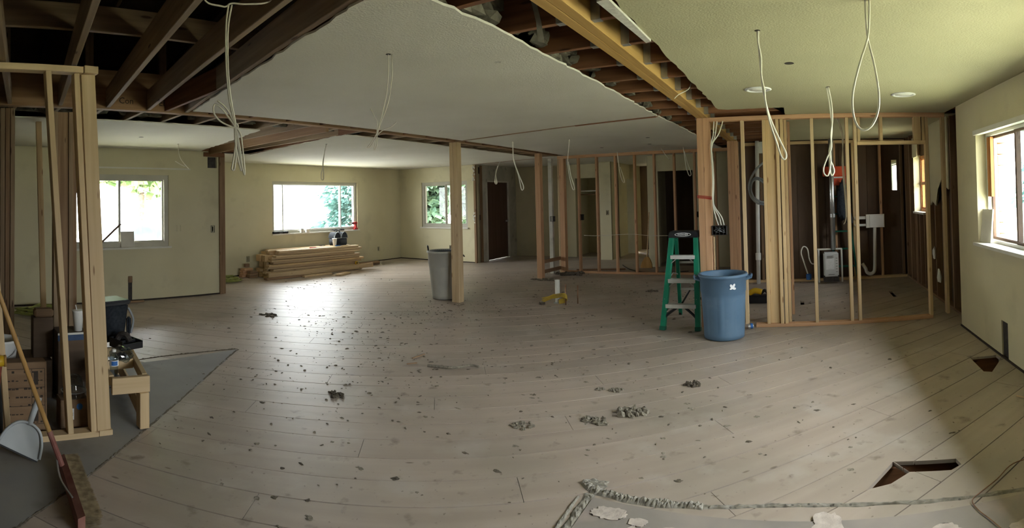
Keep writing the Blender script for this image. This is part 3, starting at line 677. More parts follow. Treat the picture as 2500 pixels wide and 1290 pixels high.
sw2 = sroot('wall_framed_hall', 'old reddish stud framing in front of the hall')
bar('bottom_plate', (-4.70, 10.315, .02), (-1.1, 10.315, .02), .09, .04, 'pink_stud', sw2)
bar('top_plate', (-4.85, 10.315, 2.41), (-1.1, 10.315, 2.41), .09, .06, 'pink_stud', sw2)
for i in range(8):
    x = -4.40+.406*i
    stud(x, x+.04, 10.27, 10.36, .04, 2.38, 'pink_stud', sw2)
stud(-4.80, -4.69, 10.25, 10.37, 0, 2.38, 'pink_stud', sw2); stud(-4.84, -4.80, 10.25, 10.37, 0, 2.38, 'pale_stud', sw2)
stud(-4.96, -4.88, 10.05, 10.12, 0, 2.38, 'plaster_wall', sw2, 'plastered_stud')
for z in (.10, .30): bar('blocking', (-4.88, 9.48, z), (-4.82, 10.26, z), .035, .07, 'old_stud', sw2)

sw3 = sroot('wall_framed_left', 'new stud framing at the left with a doubled end post')
def lean(name, yb, yt, w, d, mat, xb=-3.53, xt=-3.42): return bar(name, (xb, yb, .038), (xt, yt, 2.40), d, w, mat, sw3)
bar('bottom_plate', (-3.53, -1.2, .019), (-3.53, 1.0, .019), .089, .038, 'pale_stud', sw3)
bar('bottom_plate', (-3.53, 1.002, .019), (-3.53, 1.095, .019), .089, .036, 'pale_stud', sw3)
bar('top_plate', (-3.37, -1.4, 2.42), (-3.42, .865, 2.42), .089, .042, 'pale_stud', sw3)
bar('top_plate', (-3.42, .868, 2.425), (-3.43, .965, 2.425), .089, .05, 'pale_stud', sw3)
lean('stud', .81, .63, .038, .089, 'pale_stud', -3.535, -3.40); lean('stud', .965, .825, .038, .089, 'pale_stud', -3.53, -3.44); lean('post_face', 1.035, .905, .095, .05, 'pale_stud', -3.515, -3.435)
lean('stud', .40, .20, .038, .089, 'pale_stud', -3.535, -3.39); lean('stud', 0, -.2, .038, .089, 'pale_stud', -3.535, -3.39)
# supports under the end of the deep header
hs = thing('header_post', 'cluster of old brown studs propping the end of the deep header', 'post', (-4.88, 1.08, 0))
for y0, y1, x0, x1, mt in ((.96, 1.0, -4.93, -4.84, 'left_joist'), (1.0, 1.10, -4.90, -4.86, 'old_stud'), (1.102, 1.14, -4.93, -4.84, 'left_joist'), (1.145, 1.185, -4.97, -4.88, 'old_stud')):
    stud(x0, x1, y0, y1, 0, 2.40, mt, hs, 'post_ply')
hs = thing('header_post', 'pair of old studs with torn edges left of the leaning new framing', 'post', (-4.88, .5, 0))
for y0, y1, mt in ((.47, .51, 'left_joist'), (.515, .555, 'old_stud'), (.56, .60, 'left_joist')): stud(-4.93, -4.84, y0, y1, 0, 2.42, mt, hs, 'post_ply')
t = tag(bar('thin_stud', (-5.72, 1.035, 0), (-5.72, .965, 2.44), .038, .06, 'new_stud'), 'single thin stud standing behind the cardboard boxes', 'stud')

# ------------------------------------------------------------------ cables
def cable(label, paths, r, mat, group=None, name='hanging_cable', plate=None):
    x, y, z = paths[0][0]
    t = thing(name, label, 'cable', (x, y, z), group=group)
    for i, p in enumerate(paths):
        bm = bmesh.new(); tube(bm, p, r, 6, 5); obj('cable_strand', bm, mat, t, loc=(0, 0, 0), smooth=True)
    if plate:
        bm = bmesh.new(); lathe(bm, [(0, -.001), (.016, -.001), (.016, .002), (0, .002)], 10, (x, y, CEIL-.001)); obj('ceiling_hole', bm, 'box_dark', t)
    return t
cable('long white cable loop hanging open like a noose from the green ceiling', [[(0.374,2.529,2.44),(0.371,2.53,2.363),(0.361,2.531,2.262),(0.323,2.536,2.15),(0.286,2.541,2.015),(0.281,2.541,1.918),(0.298,2.539,1.85),(0.332,2.535,1.824),(0.371,2.53,1.848),(0.4,2.525,1.915),(0.405,2.525,2.002),(0.389,2.527,2.129),(0.364,2.54,2.256),(0.356,2.54,2.363),(0.355,2.532,2.44)]], .0055, 'cable_white', 'cables')
cable('twisted white cable drooping to the side over the wide stud', [[(-0.186,2.97,2.44),(-0.185,2.97,2.382),(-0.17,2.971,2.291),(-0.171,2.971,2.189),(-0.157,2.972,2.109),(-0.152,2.972,2.041),(-0.131,2.973,1.927),(-0.1,2.974,1.824),(-0.073,2.975,1.737),(-0.053,2.976,1.725),(-0.048,2.976,1.755),(-0.077,2.985,1.823),(-0.12,2.985,1.927),(-0.146,2.98,2.013),(-0.166,2.98,2.121),(-0.177,2.98,2.268),(-0.183,2.97,2.394),(-0.181,2.971,2.44)]], .005, 'cable_white', 'cables', plate=True)
cable('knotted pair of white cable loops hanging before the bathroom framing', [[(0.305,4.63,2.44),(0.326,4.629,2.323),(0.334,4.628,2.217),(0.331,4.629,2.129),(0.314,4.63,2.024),(0.318,4.629,1.918),(0.28,4.632,1.831),(0.246,4.634,1.743),(0.251,4.634,1.69),(0.283,4.632,1.679),(0.307,4.63,1.777),(0.307,4.63,1.9)], [(0.291,4.641,2.44),(0.314,4.64,2.271),(0.327,4.639,2.094),(0.316,4.64,1.971),(0.295,4.641,1.848),(0.327,4.639,1.759),(0.336,4.638,1.705),(0.311,4.64,1.678),(0.299,4.641,1.759),(0.299,4.641,1.883)]], .006, 'cable_white', 'cables', plate=True)
cable('grey cable tied in a small bow below the white ceiling', [[(-2.225,2.385,2.44),(-2.226,2.384,2.346),(-2.236,2.375,2.196),(-2.263,2.35,2.047),(-2.281,2.331,1.96),(-2.309,2.305,1.898),(-2.323,2.29,1.874),(-2.309,2.304,1.878),(-2.285,2.328,1.935)], [(-2.209,2.4,2.44),(-2.211,2.399,2.295),(-2.229,2.382,2.146),(-2.263,2.349,2.022),(-2.28,2.333,1.947),(-2.289,2.324,1.898),(-2.293,2.32,1.856),(-2.282,2.331,1.885),(-2.278,2.335,1.935)], [(-2.283,2.33,1.942),(-2.279,2.334,2.022),(-2.289,2.324,2.06),(-2.308,2.305,2.11)], [(-2.28,2.333,1.947),(-2.254,2.358,1.977),(-2.218,2.392,1.996),(-2.194,2.414,2.025)]], .0028, 'cable_grey', 'cables', plate=True)
cable('thick bundle of grey cables knotted under the open joists', [[(-2.131,1.228,2.457),(-2.137,1.217,2.366),(-2.138,1.216,2.195),(-2.133,1.225,2.043),(-2.122,1.243,1.93),(-2.119,1.25,1.889)], [(-2.124,1.241,2.457),(-2.133,1.225,2.347),(-2.134,1.223,2.195),(-2.129,1.231,2.043),(-2.119,1.248,1.93),(-2.116,1.254,1.889)], [(-2.118,1.251,1.892),(-2.145,1.203,1.968),(-2.163,1.17,1.997),(-2.166,1.165,1.959),(-2.15,1.194,1.916),(-2.121,1.246,1.889)], [(-2.118,1.251,1.892),(-2.13,1.231,1.949),(-2.143,1.208,1.987),(-2.158,1.18,2.014)], [(-2.12,1.248,1.889),(-2.118,1.251,1.817),(-2.125,1.239,1.724),(-2.127,1.235,1.701),(-2.121,1.245,1.697),(-2.117,1.252,1.761),(-2.116,1.254,1.855)], [(-2.116,1.254,1.883),(-2.108,1.267,1.798),(-2.104,1.274,1.723),(-2.097,1.285,1.671),(-2.098,1.284,1.723),(-2.102,1.278,1.798),(-2.105,1.272,1.855),(-2.113,1.259,1.881)], [(-2.118,1.25,1.889),(-2.112,1.262,1.80),(-2.108,1.27,1.73),(-2.106,1.274,1.69),(-2.112,1.262,1.74),(-2.118,1.25,1.82),(-2.119,1.249,1.88)], [(-2.121,1.245,1.9),(-2.115,1.256,1.907),(-2.112,1.261,1.892),(-2.119,1.249,1.885),(-2.122,1.243,1.896)], [(-2.18,1.10,2.56),(-2.17,1.13,2.47),(-2.148,1.198,2.452),(-2.137,1.218,2.45),(-2.124,1.241,2.465),(-2.091,1.296,2.46),(-2.05,1.40,2.48),(-2.04,1.435,2.56)]], .0042, 'cable_grey', 'cables')
cable('brown twisted cable hanging in front of the wide family window', [[(-6.24,5.28,2.44),(-6.257,5.26,2.328),(-6.27,5.245,2.204),(-6.279,5.234,2.079),(-6.295,5.214,1.986),(-6.292,5.218,1.905),(-6.272,5.242,1.905),(-6.271,5.243,2.017),(-6.278,5.234,2.142),(-6.262,5.255,2.30)]], .007, 'cable_grey', 'cables', plate=True)
cable('white cable loop hanging between the two far timber posts', [[(-4.116,7.152,2.44),(-4.116,7.153,2.189),(-4.091,7.167,2.062),(-4.05,7.19,1.904),(-4.021,7.206,1.716),(-4.0,7.218,1.69),(-3.988,7.225,1.746),(-4.029,7.202,1.872),(-4.081,7.173,2.031),(-4.111,7.155,2.157)]], .0075, 'cable_white', 'cables', plate=True)
cable('white cable coil hanging in front of the brown entry door', [[(-6.541,10.768,2.44),(-6.626,10.716,2.253),(-6.645,10.704,2.11),(-6.664,10.692,1.966),(-6.64,10.707,1.918),(-6.615,10.723,1.965),(-6.636,10.71,2.157),(-6.583,10.742,2.348)], [(-6.56,10.75,2.44),(-6.63,10.70,2.2),(-6.65,10.69,2.0),(-6.62,10.70,1.94),(-6.63,10.70,2.1)]], .008, 'cable_white', 'cables')
cable('white cable with a small end loop hanging before the closet opening', [[(-3.302,7.449,2.44),(-3.316,7.443,2.285),(-3.332,7.436,2.068),(-3.304,7.448,1.82),(-3.273,7.462,1.683),(-3.25,7.472,1.682),(-3.255,7.47,1.744),(-3.291,7.454,1.881),(-3.321,7.441,2.099)]], .0055, 'cable_white', 'cables', plate=True)
cable('white cable looped from the far stud top plate beside the pale column', [[(-3.465,10.154,2.44),(-3.447,10.16,2.252),(-3.422,10.169,2.007),(-3.379,10.183,1.859),(-3.341,10.196,1.841),(-3.361,10.189,1.948),(-3.419,10.17,2.145)]], .008, 'cable_white', 'cables')
cable('white cable loop hanging in front of the dark doorway', [[(-2.055,9.819,2.44),(-2.03,9.824,2.249),(-2.006,9.829,2.057),(-1.965,9.837,1.919),(-1.927,9.845,1.925),(-1.94,9.842,2.017),(-1.988,9.833,2.171),(-2.035,9.823,2.363)]], .008, 'cable_white', 'cables')
cable('short stub of white cable sticking out above the dark doorway', [[(-2.449,9.7,2.44),(-2.393,9.714,2.333),(-2.3,9.737,2.216)]], .006, 'cable_white', 'cables')
cable('thin grey cable end hanging above the left sliding window', [[(-7.259,3.301,2.44),(-7.257,3.306,2.33),(-7.247,3.328,2.239),(-7.227,3.371,2.16),(-7.191,3.447,2.068)], [(-7.278,3.261,2.185),(-7.248,3.327,2.142),(-7.217,3.393,2.105)]], .005, 'cable_grey', 'cables', plate=True)
cable('bunch of white cables running down the reddish post to a switch box', [[(-0.922,6.18,2.39),(-0.935,6.17,2.226),(-0.962,6.17,2.123),(-0.959,6.18,1.897),(-0.952,6.18,1.661),(-0.958,6.17,1.427),(-0.93,6.17,1.285),(-0.905,6.20,1.185)], [(-0.885,6.18,2.39),(-0.917,6.17,2.202),(-0.958,6.17,2.104),(-0.946,6.18,1.849),(-0.943,6.18,1.661),(-0.953,6.17,1.427),(-0.892,6.17,1.284),(-0.873,6.20,1.185)], [(-0.819,6.19,2.39),(-0.869,6.18,2.247),(-0.943,6.17,2.131),(-0.961,6.18,1.991),(-0.955,6.18,1.708),(-0.957,6.17,1.45),(-0.864,6.17,1.284),(-0.84,6.20,1.185)]], .0065, 'cable_white', 'cables')
cable('thin white cables dropping through the framing beside the shiny flue pipe', [[(0.51,6.37,2.44),(0.577,6.364,2.203),(0.558,6.366,1.863),(0.576,6.364,1.523),(0.587,6.363,1.231),(0.555,6.366,1.145)], [(0.496,6.371,2.44),(0.563,6.365,2.203),(0.572,6.364,1.863),(0.589,6.363,1.474),(0.597,6.362,1.231)]], .006, 'cable_white', 'cables')
cable('yellowish cable strung level through the far studs at knee height', [[(-2.42,10.24,0.77),(-2.83,10.24,0.77),(-3.21,10.24,0.80),(-3.59,10.24,0.79),(-3.95,10.24,0.77),(-4.26,10.24,0.78)]], .006, 'cable_grey', 'cables', name='strung_cable')
t = tag(obj('white_lath', wall_mesh('X', -.975, .012, 6.24, 6.28, .02, 1.05), 'pale_stud'), 'thin pale strip fixed to the side of the reddish post', 'strip')
cable('blue grey plastic pipe coil looped around the wide stud', [[(-0.375,6.605,1.928),(-0.483,6.598,1.831),(-0.552,6.592,1.707),(-0.57,6.591,1.607),(-0.543,6.593,1.496),(-0.47,6.599,1.423),(-0.39,6.604,1.401)], [(-0.382,6.62,1.702),(-0.471,6.62,1.735),(-0.522,6.61,1.706),(-0.55,6.61,1.597),(-0.518,6.61,1.495),(-0.444,6.61,1.443),(-0.39,6.62,1.431)], [(-0.383,6.58,1.667),(-0.462,6.58,1.715),(-0.527,6.58,1.686),(-0.566,6.57,1.582),(-0.529,6.58,1.475),(-0.46,6.58,1.413)]], .014, 'pex_grey', name='pipe_coil')

# ------------------------------------------------------------------ outlet boxes
def outlet(c, n, label, w=.06, h=.10, d=.03, dev=True, mat='box_dark'):
    """c: centre on the surface, n: outward normal ('x+','x-','y-')"""
    t = thing('outlet_box', label, 'outlet box', c, group='outlet boxes')
    t.rotation_euler = (0, 0, {'y-': 0, 'x+': PI/2, 'x-': -PI/2}[n])
    bm = bmesh.new()
    for q in ((-w/2, w/2, -h/2, -h/2+.004), (-w/2, w/2, h/2-.004, h/2), (-w/2, -w/2+.004, -h/2, h/2), (w/2-.004, w/2, -h/2, h/2)): box(bm, (q[0], -.004, q[2]), (q[1], d, q[3]))
    box(bm, (-w/2, d-.004, -h/2), (w/2, d, h/2)); obj('box_shell', bm, mat, t, world=False)
    if dev:
        bm = bmesh.new(); box(bm, (-.012, .006, -h*.36), (.012, .016, h*.36)); obj('receptacle', bm, 'print_dark', t, world=False)
    return t
outlet((-8.194, 4.37, 1.12), 'x+', 'dark switch box in the left wall beside the torn corner', .07, .12, .012)
outlet((-8.194, 3.73, 1.15), 'x+', 'painted over blank plate beside the left sliding window', .07, .11, .012, False, 'cream_wall')
outlet((-9.994, 6.19, .35), 'x+', 'dark outlet box low on the wall left of the lumber pile', .07, .12, .012)
outlet((-9.994, 10.21, .32), 'x+', 'dark outlet box low on the wall right of the lumber pile', .06, .11, .012)
outlet((-8.30, 11.094, .36), 'y-', 'small outlet plate low on the wall above the grey trash can', .05, .11, .012)
outlet((-7.464, 11.29, 2.30), 'x+', 'dark box high in the plaster wall by the torn edge', .12, .16, .02, False)
outlet((-7.464, 11.31, 1.12), 'x+', 'dark switch box in the plaster wall beside the brown door', .10, .13, .02)
outlet((-4.88, 10.04, 1.13), 'y-', 'dark box on the plastered stud behind the pinkish post', .09, .11, .05, False)
outlet((-4.33, 10.285, 1.15), 'y-', 'metal switch box on the first slim stud', .08, .12, .05)
outlet((-4.60, 12.594, 1.17), 'y-', 'dark switch box on the pale column beside the closet', .06, .12, .02)
outlet((-1.93, 10.285, 1.17), 'y-', 'dark box on the stud before the dark doorway', .07, .11, .05)
outlet((-5.98, 13.074, 1.22), 'y-', 'small box in the hall wall left of the closet', .05, .09, .02)
outlet((-.90, 9.10, 1.16), 'x+', 'black switch box on the far built up post', .05, .10, .012)
t = thing('switch_box', 'black four gang switch box full of wires on the reddish post', 'outlet box', (-.895, 6.19, 1.125))
bm = bmesh.new(); W2, H2 = .085, .055
for q in ((-W2, W2, -H2, -H2+.005), (-W2, W2, H2-.005, H2), (-W2, -W2+.005, -H2, H2), (W2-.005, W2, -H2, H2)): box(bm, (q[0], -.01, q[2]), (q[1], .06, q[3]))
box(bm, (-W2, .055, -H2), (W2, .06, H2)); obj('box_shell', bm, 'box_dark', t, world=False)
for k in range(3):
    bm = bmesh.new(); box(bm, (-.045+.043*k-.001, -.005, -H2), (-.045+.043*k+.001, .05, H2)); obj('divider', bm, 'box_dark', t, world=False)
bm = bmesh.new()
for k in range(9): tube(bm, [(random.uniform(-.07, .07), .04, .04), (random.uniform(-.07, .07), 0, 0), (random.uniform(-.07, .07), .02, -.03)], .0022, 4, 3)
obj('wire_ends', bm, 'grey_trim', t, world=False)

# ------------------------------------------------------------------ ceiling trims
for c, lb in (((-.30, 4.64), 'round ceiling light trim beside the drooping twisted cable'), ((1.04, 5.01), 'round ceiling light trim near the right wall')):
    t = thing('recessed_light', lb, 'ceiling light', (c[0], c[1], CEIL), group='recessed lights')
    bm = bmesh.new(); lathe(bm, [(.115, 0), (.118, -.006), (.10, -.012), (.085, -.004), (.085, -.001)], 32); obj('trim_ring', bm, 'white_paint', t, world=False, smooth=True)
    bm = bmesh.new(); lathe(bm, [(0, -.014), (.05, -.012), (.084, -.003), (.084, -.001), (0, -.001)], 32); obj('lens', bm, 'pvc', t, world=False, smooth=True)
for i, (x, y) in enumerate(((-6.68, 2.5), (-.02, 3.75), (-2.45, 8.9), (-3.38, 9.05), (-2.2, 7.9))):
    bm = bmesh.new(); lathe(bm, [(0, -.001), (.035, -.001), (.03, .002), (0, .002)], 12, (x, y, CEIL-.001)); obj('ceiling_hole', bm, 'box_dark', ceil)
# ------------------------------------------------------------------ trash cans
def trash_can(name, c, h, rb, rt_, mat, label, hang, panels):
    t = thing(name, label, 'trash can', (c[0], c[1], 0))
    def wob(u, z):
        a = (u*8) % 1.0
        return 1.0 - (.022 if panels and .10 < z/h < .68 and .12 < a < .88 else 0)
    bm = bmesh.new()
    prof = [(0, .004), (rb-.02, .004), (rb, .012)] + [(rb+(rt_-rb)*k/10, .012+(h*.72-.012)*k/10/1.0) for k in range(1, 11)] + [(rt_+.006, h*.73), (rt_+.010, h*.95), (rt_+.026, h*.955), (rt_+.030, h*.985), (rt_+.022, h), (rt_-.004, h), (rt_-.006, h*.97)]
    lathe(bm, prof, 96, wob=wob); obj('body', bm, mat, t, world=False, smooth=True)
    bm = bmesh.new(); lathe(bm, [(rt_-.005, h*.985), (rt_-.010, h*.75), (rb+(rt_-rb)*.5-.016, h*.36), (rb-.016, .03), (0, .03)], 48); obj('liner', bm, mat if panels else 'bin_inside', t, world=False, smooth=True)
    for s in (0, 1):
        a = hang+PI*s; ca, sa = math.cos(a), math.sin(a); tx, ty = -sa, ca
        f = lambda r, w, z: (ca*r+tx*w, sa*r+ty*w, z)
        bm = bmesh.new()
        if panels:
            R = rt_+.012
            for w in (-.055, .055): tube(bm, [f(R-.01, w, h*.90), f(R+.05, w, h*.93), f(R+.055, w, h*.965)], .011, 8, 0)
            tube(bm, [f(R+.052, -.06, h*.96), f(R+.056, 0, h*.965), f(R+.052, .06, h*.96)], .012, 8, 3)
            for w in (-.04, 0, .04): tube(bm, [f(R, w, h*.95), f(R+.05, w, h*.96)], .006, 6, 0)
            obj('handle', bm, mat, t, world=False)
        else:
            R = rt_+.02
            tube(bm, [f(R-.01, -.075, h*.90), f(R+.03, -.07, h*.88), f(R+.045, 0, h*(.86 if s else 1.10)), f(R+.03, .07, h*.88), f(R-.01, .075, h*.90)] if s else [f(R-.02, -.07, h*.99), f(R-.01, -.07, h*1.08), f(R, 0, h*1.10), f(R-.01, .07, h*1.08), f(R-.02, .07, h*.99)], .008, 8, 4)
            obj('handle', bm, 'black_plastic', t, world=False)
    return t
bb = trash_can('trash_can', (-.815, 5.80), .69, .218, .242, 'blue_bin', 'blue ribbed plastic trash can with white paint mark beside the green ladder', .14, True)
for i, (dx, z, sx, sz, a) in enumerate(((.085, .585, .014, .020, .5), (.115, .588, .013, .021, -.5), (.088, .560, .022, .010, .35), (.118, .557, .020, .013, -.2), (.105, .572, .012, .012, 0))):
    bm = bmesh.new(); r0 = .2535; pr = []
    for k in range(14):
        th = 2*PI*k/14; x = sx*math.cos(th); y = sz*math.sin(th); xx = x*math.cos(a)-y*math.sin(a); zz = x*math.sin(a)+y*math.cos(a)
        ang = -PI/2+.14+(dx+xx)/r0; pr.append((math.cos(ang)*(r0+.004), math.sin(ang)*(r0+.004), z+zz))
    bm.faces.new([bm.verts.new(p) for p in pr]); obj('white_mark', bm, 'sticker', bb, world=False)
trash_can('trash_can', (-5.25, 6.86), .76, .205, .255, 'grey_bin', 'grey plastic trash can with black handles behind the lone pale post', .63+PI, False)

# ------------------------------------------------------------------ green step ladder
ld = thing('step_ladder', 'green fiberglass step ladder with black top cap in front of reddish post', 'ladder', (-1.34, 6.4, 0))
FR = [((-1.56, 6.03, 0), (-1.475, 6.25, 1.05)), ((-1.145, 6.02, 0), (-1.185, 6.25, 1.05))]
RR = [((-1.53, 6.86, 0), (-1.45, 6.36, 1.05)), ((-1.165, 6.86, 0), (-1.20, 6.36, 1.05))]
for p, q in FR:
    bm = bmesh.new(); o = bar('front_rail', p, q, .058, .072, 'ladder_green', ld, side=(1, 0, 0)); 
    d = Vector(q)-Vector(p); a = Vector(p); obj('foot', slab([(a.x-.024, a.y-.045), (a.x+.024, a.y-.045), (a.x+.024, a.y+.04), (a.x-.024, a.y+.04)], 0, .035), 'green_dark', o, loc=(0, 0, 0)) if False else None
    bar('foot', (a.x, a.y-.003, .001), (a.x+d.x*.03, a.y+d.y*.03, .045), .066, .085, 'green_dark', ld, side=(1, 0, 0))
for p, q in RR:
    bar('rear_rail', p, q, .042, .045, 'ladder_green', ld, side=(1, 0, 0)); a = Vector(p); bar('foot', (a.x, a.y, .001), (a.x, a.y-.015, .04), .03, .055, 'black_plastic', ld, side=(1, 0, 0))
def rp(i, z, R=FR): p, q = Vector(R[i][0]), Vector(R[i][1]); return p+(q-p)*(z/1.05)
for z in (.27, .55, .82):
    a, b = rp(0, z), rp(1, z); t_ = bar('step', a+Vector((.012, .0, 0)), b+Vector((-.012, .0, 0)), .085, .046, 'step_metal', ld, side=(0, 1, 0))
    for s, pp in ((1, a), (-1, b)):
        bm = bmesh.new(); tube(bm, [pp+Vector((s*.09, -.02, -.012)), pp+Vector((s*.012, -.03, -.075))], .006, 6, 0); obj('step_brace', bm, 'aluminium', ld)
for z in (.36, .72):
    a, b = rp(0, z, RR), rp(1, z, RR); bar('rear_brace', a, b, .012, .03, 'aluminium', ld)
for s, i in ((1, 0), (-1, 1)):   # dark knee braces under the bottom step
    a, b = rp(i, .10), rp(i, .25); bm = bmesh.new(); tube(bm, [a+Vector((s*.012, -.01, 0)), a+Vector((s*.03, -.01, .06)), b+Vector((s*.14, -.01, .0))], .015, 6, 4); obj('knee_brace', bm, 'black_plastic', ld)
    a, b = rp(i, .13, RR), rp(i, .33, RR); bm = bmesh.new(); tube(bm, [a+Vector((s*.012, 0, 0)), b+Vector((s*.14, 0, .02))], .012, 6, 0); obj('knee_brace', bm, 'black_plastic', ld)
for i in (0, 1):
    bm = bmesh.new(); a, b = rp(i, .56), rp(i, .56, RR); mid = (a+b)/2+Vector((0, 0, .05)); tube(bm, [a, mid, b], .008, 6, 0); obj('spreader', bm, 'aluminium', ld)
bm = bmesh.new(); v = box(bm, (-1.515, 6.19, 1.045), (-1.145, 6.42, 1.12))
for w_ in v:
    if w_.co.z > 1.1: w_.co.x += .018 if w_.co.x < -1.3 else -.018; w_.co.y += .012 if w_.co.y < 6.3 else -.012
bmesh.ops.bevel(bm, geom=bm.edges[:], offset=.01, segments=2, affect='EDGES'); cap = obj('top_cap', bm, 'black_plastic', ld)
bm = bmesh.new(); n = 40; ring = []
for k in range(n):
    a = 2*PI*k/n; ring.append((bm.verts.new((-1.33+.098*math.cos(a), 6.1905+.0, 1.083+.022*math.sin(a))), bm.verts.new((-1.33+.090*math.cos(a), 6.1905, 1.083+.017*math.sin(a)))))
for k in range(n): bm.faces.new((ring[k][0], ring[(k+1) % n][0], ring[(k+1) % n][1], ring[k][1]))
obj('logo_ring', bm, 'sticker', cap)
o = obj('logo_text', text_mesh('WERNER', .032, 'sticker'), None, cap, loc=(-1.33, 6.1895, 1.083)); o.rotation_euler = (PI/2, 0, 0)

# ------------------------------------------------------------------ pipes through the floor
t = thing('drain_stub', 'white plastic pipe stub standing up from the floor', 'pipe', (-3.46, 7.24, 0))
bm = bmesh.new(); lathe(bm, [(.036, 0), (.036, .34), (.030, .34), (.030, .05), (0, .05)], 20); obj('pipe', bm, 'pvc', t, world=False, smooth=True)
bm = bmesh.new(); lathe(bm, [(.06, 0), (.06, .008), (.037, .012)], 20); obj('floor_collar', bm, 'grey_trim', t, world=False)
for x, y, h, lb in ((-3.28, 7.13, .28, 'thin copper pipe stub beside the yellow cord'), (-3.15, 7.27, .25, 'thin copper pipe stub farthest from the white drain pipe')):
    t = thing('copper_stub', lb, 'pipe', (x, y, 0), group='copper stubs')
    bm = bmesh.new(); tube(bm, [(0, 0, 0), (.004, 0, h)], .0095, 10, 0); obj('pipe', bm, 'copper', t, world=False, smooth=True)
    bm = bmesh.new(); lathe(bm, [(0, h), (.012, h), (.012, h+.018), (0, h+.02)], 10, (.004, 0, 0)); obj('end_cap', bm, 'copper', t, world=False)
def coil(name, label, c, r, n, mat, rad, amp, seed, cat='cord', flat=1.0):
    random.seed(seed); bm = bmesh.new(); pts = []
    for i in range(n*8):
        a = 2*PI*i/8; pts.append((c[0]+math.cos(a)*r*(1+random.uniform(-amp, amp)), c[1]+math.sin(a)*r*flat*(1+random.uniform(-amp, amp)), c[2]+rad+rad*1.6*(i/(n*8))*n*.5+random.uniform(0, rad)))
    tube(bm, pts, rad, 6, 4); o = tag(obj(name, bm, mat, smooth=True), label, cat); return o
random.seed(3); bm = bmesh.new()
for i in range(9):
    z = .055+.012*(i % 5); s = .02*i/9
    tube(bm, [(-3.64-s, 7.10+random.uniform(-.03, .03), .02+.03*(i % 3)), (-3.52, 7.18, z+.02), (-3.44+random.uniform(-.02, .02), 7.17, z+.035), (-3.34, 7.12, z+.06), (-3.285, 7.105, z+.055+s), (-3.26, 7.13, z+.03), (-3.30, 7.16, .03+.01*i), (-3.40, 7.15, .012+.006*i)], .0065, 6, 5)
tag(obj('yellow_cord', bm, 'yellow_cord', smooth=True), 'yellow cord bundled around the white pipe stub', 'cord')
random.seed(4)
coil('extension_cord', 'olive yellow cord coiled on the floor by the torn wall corner', (-9.36, 5.35, 0), .20, 9, 'olive_cord', .011, .45, 21, flat=1.1)
coil('extension_cord', 'olive cord heaped by the left wall behind the boxes', (-7.55, 1.35, 0), .22, 8, 'olive_cord', .012, .5, 22, flat=1.4)

# ------------------------------------------------------------------ lumber pile under the wide window
random.seed(11); LG = 'boards of the lumber pile'
def plank(y0, y1, x, z, w, h, mat, label, x2=None, grp=LG):
    o = bar('lumber_board', (x, y0, z), (x if x2 is None else x2, y1, z), w, h, mat, bev=.006); return tag(o, label, 'board', grp)
PL = 'pale new board lying in the lumber pile under the wide window'
RL = 'reddish old board stacked low at the end of the lumber pile'
ORD = ['lowest', 'second', 'third', 'fourth', 'fifth', 'sixth', 'seventh', 'eighth', 'ninth', 'tenth', 'eleventh', 'twelfth']
def rows(x, z, spec, stack):
    for i, (h, w, y0, y1, dx) in enumerate(spec):
        lb = 'pale board, '+('topmost' if i == len(spec)-1 else ORD[i]+(' from the floor' if i else ''))+' in the '+stack+' stack of the lumber pile'
        j = random.uniform(-.006, .006)
        plank(y0+random.uniform(-.04, .04), y1+random.uniform(-.05, .05), x+dx+j+(.030 if i % 2 else -.020), z+h/2+.002, w-.015, h-.004, random.choice(('pale_stud', 'pale_stud', 'new_stud')), lb, x+dx+.10+j*2); z += h
    return z
rows(-9.34, 0, [(.0465, .15, 6.15+.03*i+random.uniform(-.10, .10), 8.72+random.uniform(-.16, .16), .02+random.uniform(-.02, .02)) for i in range(12)], 'front')
rows(-9.56, 0, [(.089, .14, 6.2, 8.8, 0), (.089, .14, 6.3, 8.7, 0), (.14, .14, 6.35, 8.65, 0), (.14, .14, 6.3, 8.8, 0), (.06, .14, 6.45, 8.8, 0), (.04, .14, 6.35, 8.7, 0)], 'middle')
rows(-9.755, 0, [(.089, .18, 6.2, 9.0, 0), (.089, .18, 6.3, 8.9, 0), (.14, .18, 6.35, 8.8, 0), (.14, .18, 6.3, 8.85, 0), (.06, .18, 6.4, 8.7, 0), (.04, .18, 6.55, 8.6, 0)], 'wall side')
plank(6.12, 8.95, -9.10, .092, .045, .09, 'pale_stud', 'long pale board leaning on the front of the lumber pile', -8.96, None)
plank(6.05, 7.0, -9.11, .0235, .12, .045, 'old_stud', 'dark short board under the front of the lumber pile', -9.10, None)
for i in range(4): plank(5.88+.01*i, 6.20-.02*i, -9.80+.03*(i % 2), .024+.047*i, .14, .045, 'pink_stud', 'reddish old board, '+ORD[i]+' in the short stack left of the lumber pile', -9.80)
for i in range(3): plank(5.95+.01*i, 6.16, -9.62, .024+.047*i, .12, .045, 'old_stud', 'dark reddish board, '+ORD[i]+' in the low stack before the reddish boards', -9.62)
tag(bar('wood_block', (-9.86, 6.02, .235), (-9.86, 6.13, .235), .06, .07, 'old_stud'), 'small dark block lying on the reddish boards', 'block')
for y in (9.15,): 
    for i in range(2): plank(8.95+.05*i, 9.75-.1*i, -9.60+.1*i, .022+.045*i, .1, .043, 'old_stud', ('lower' if i == 0 else 'upper')+' dark board end poking out of the far end of the lumber pile', -9.55+.1*i)
tag(bar('wood_offcut', (-8.93, 6.88, .021), (-8.90, 7.62, .021), .09, .04, 'pale_stud'), 'pale cut board lying on the floor in front of the lumber pile', 'board')
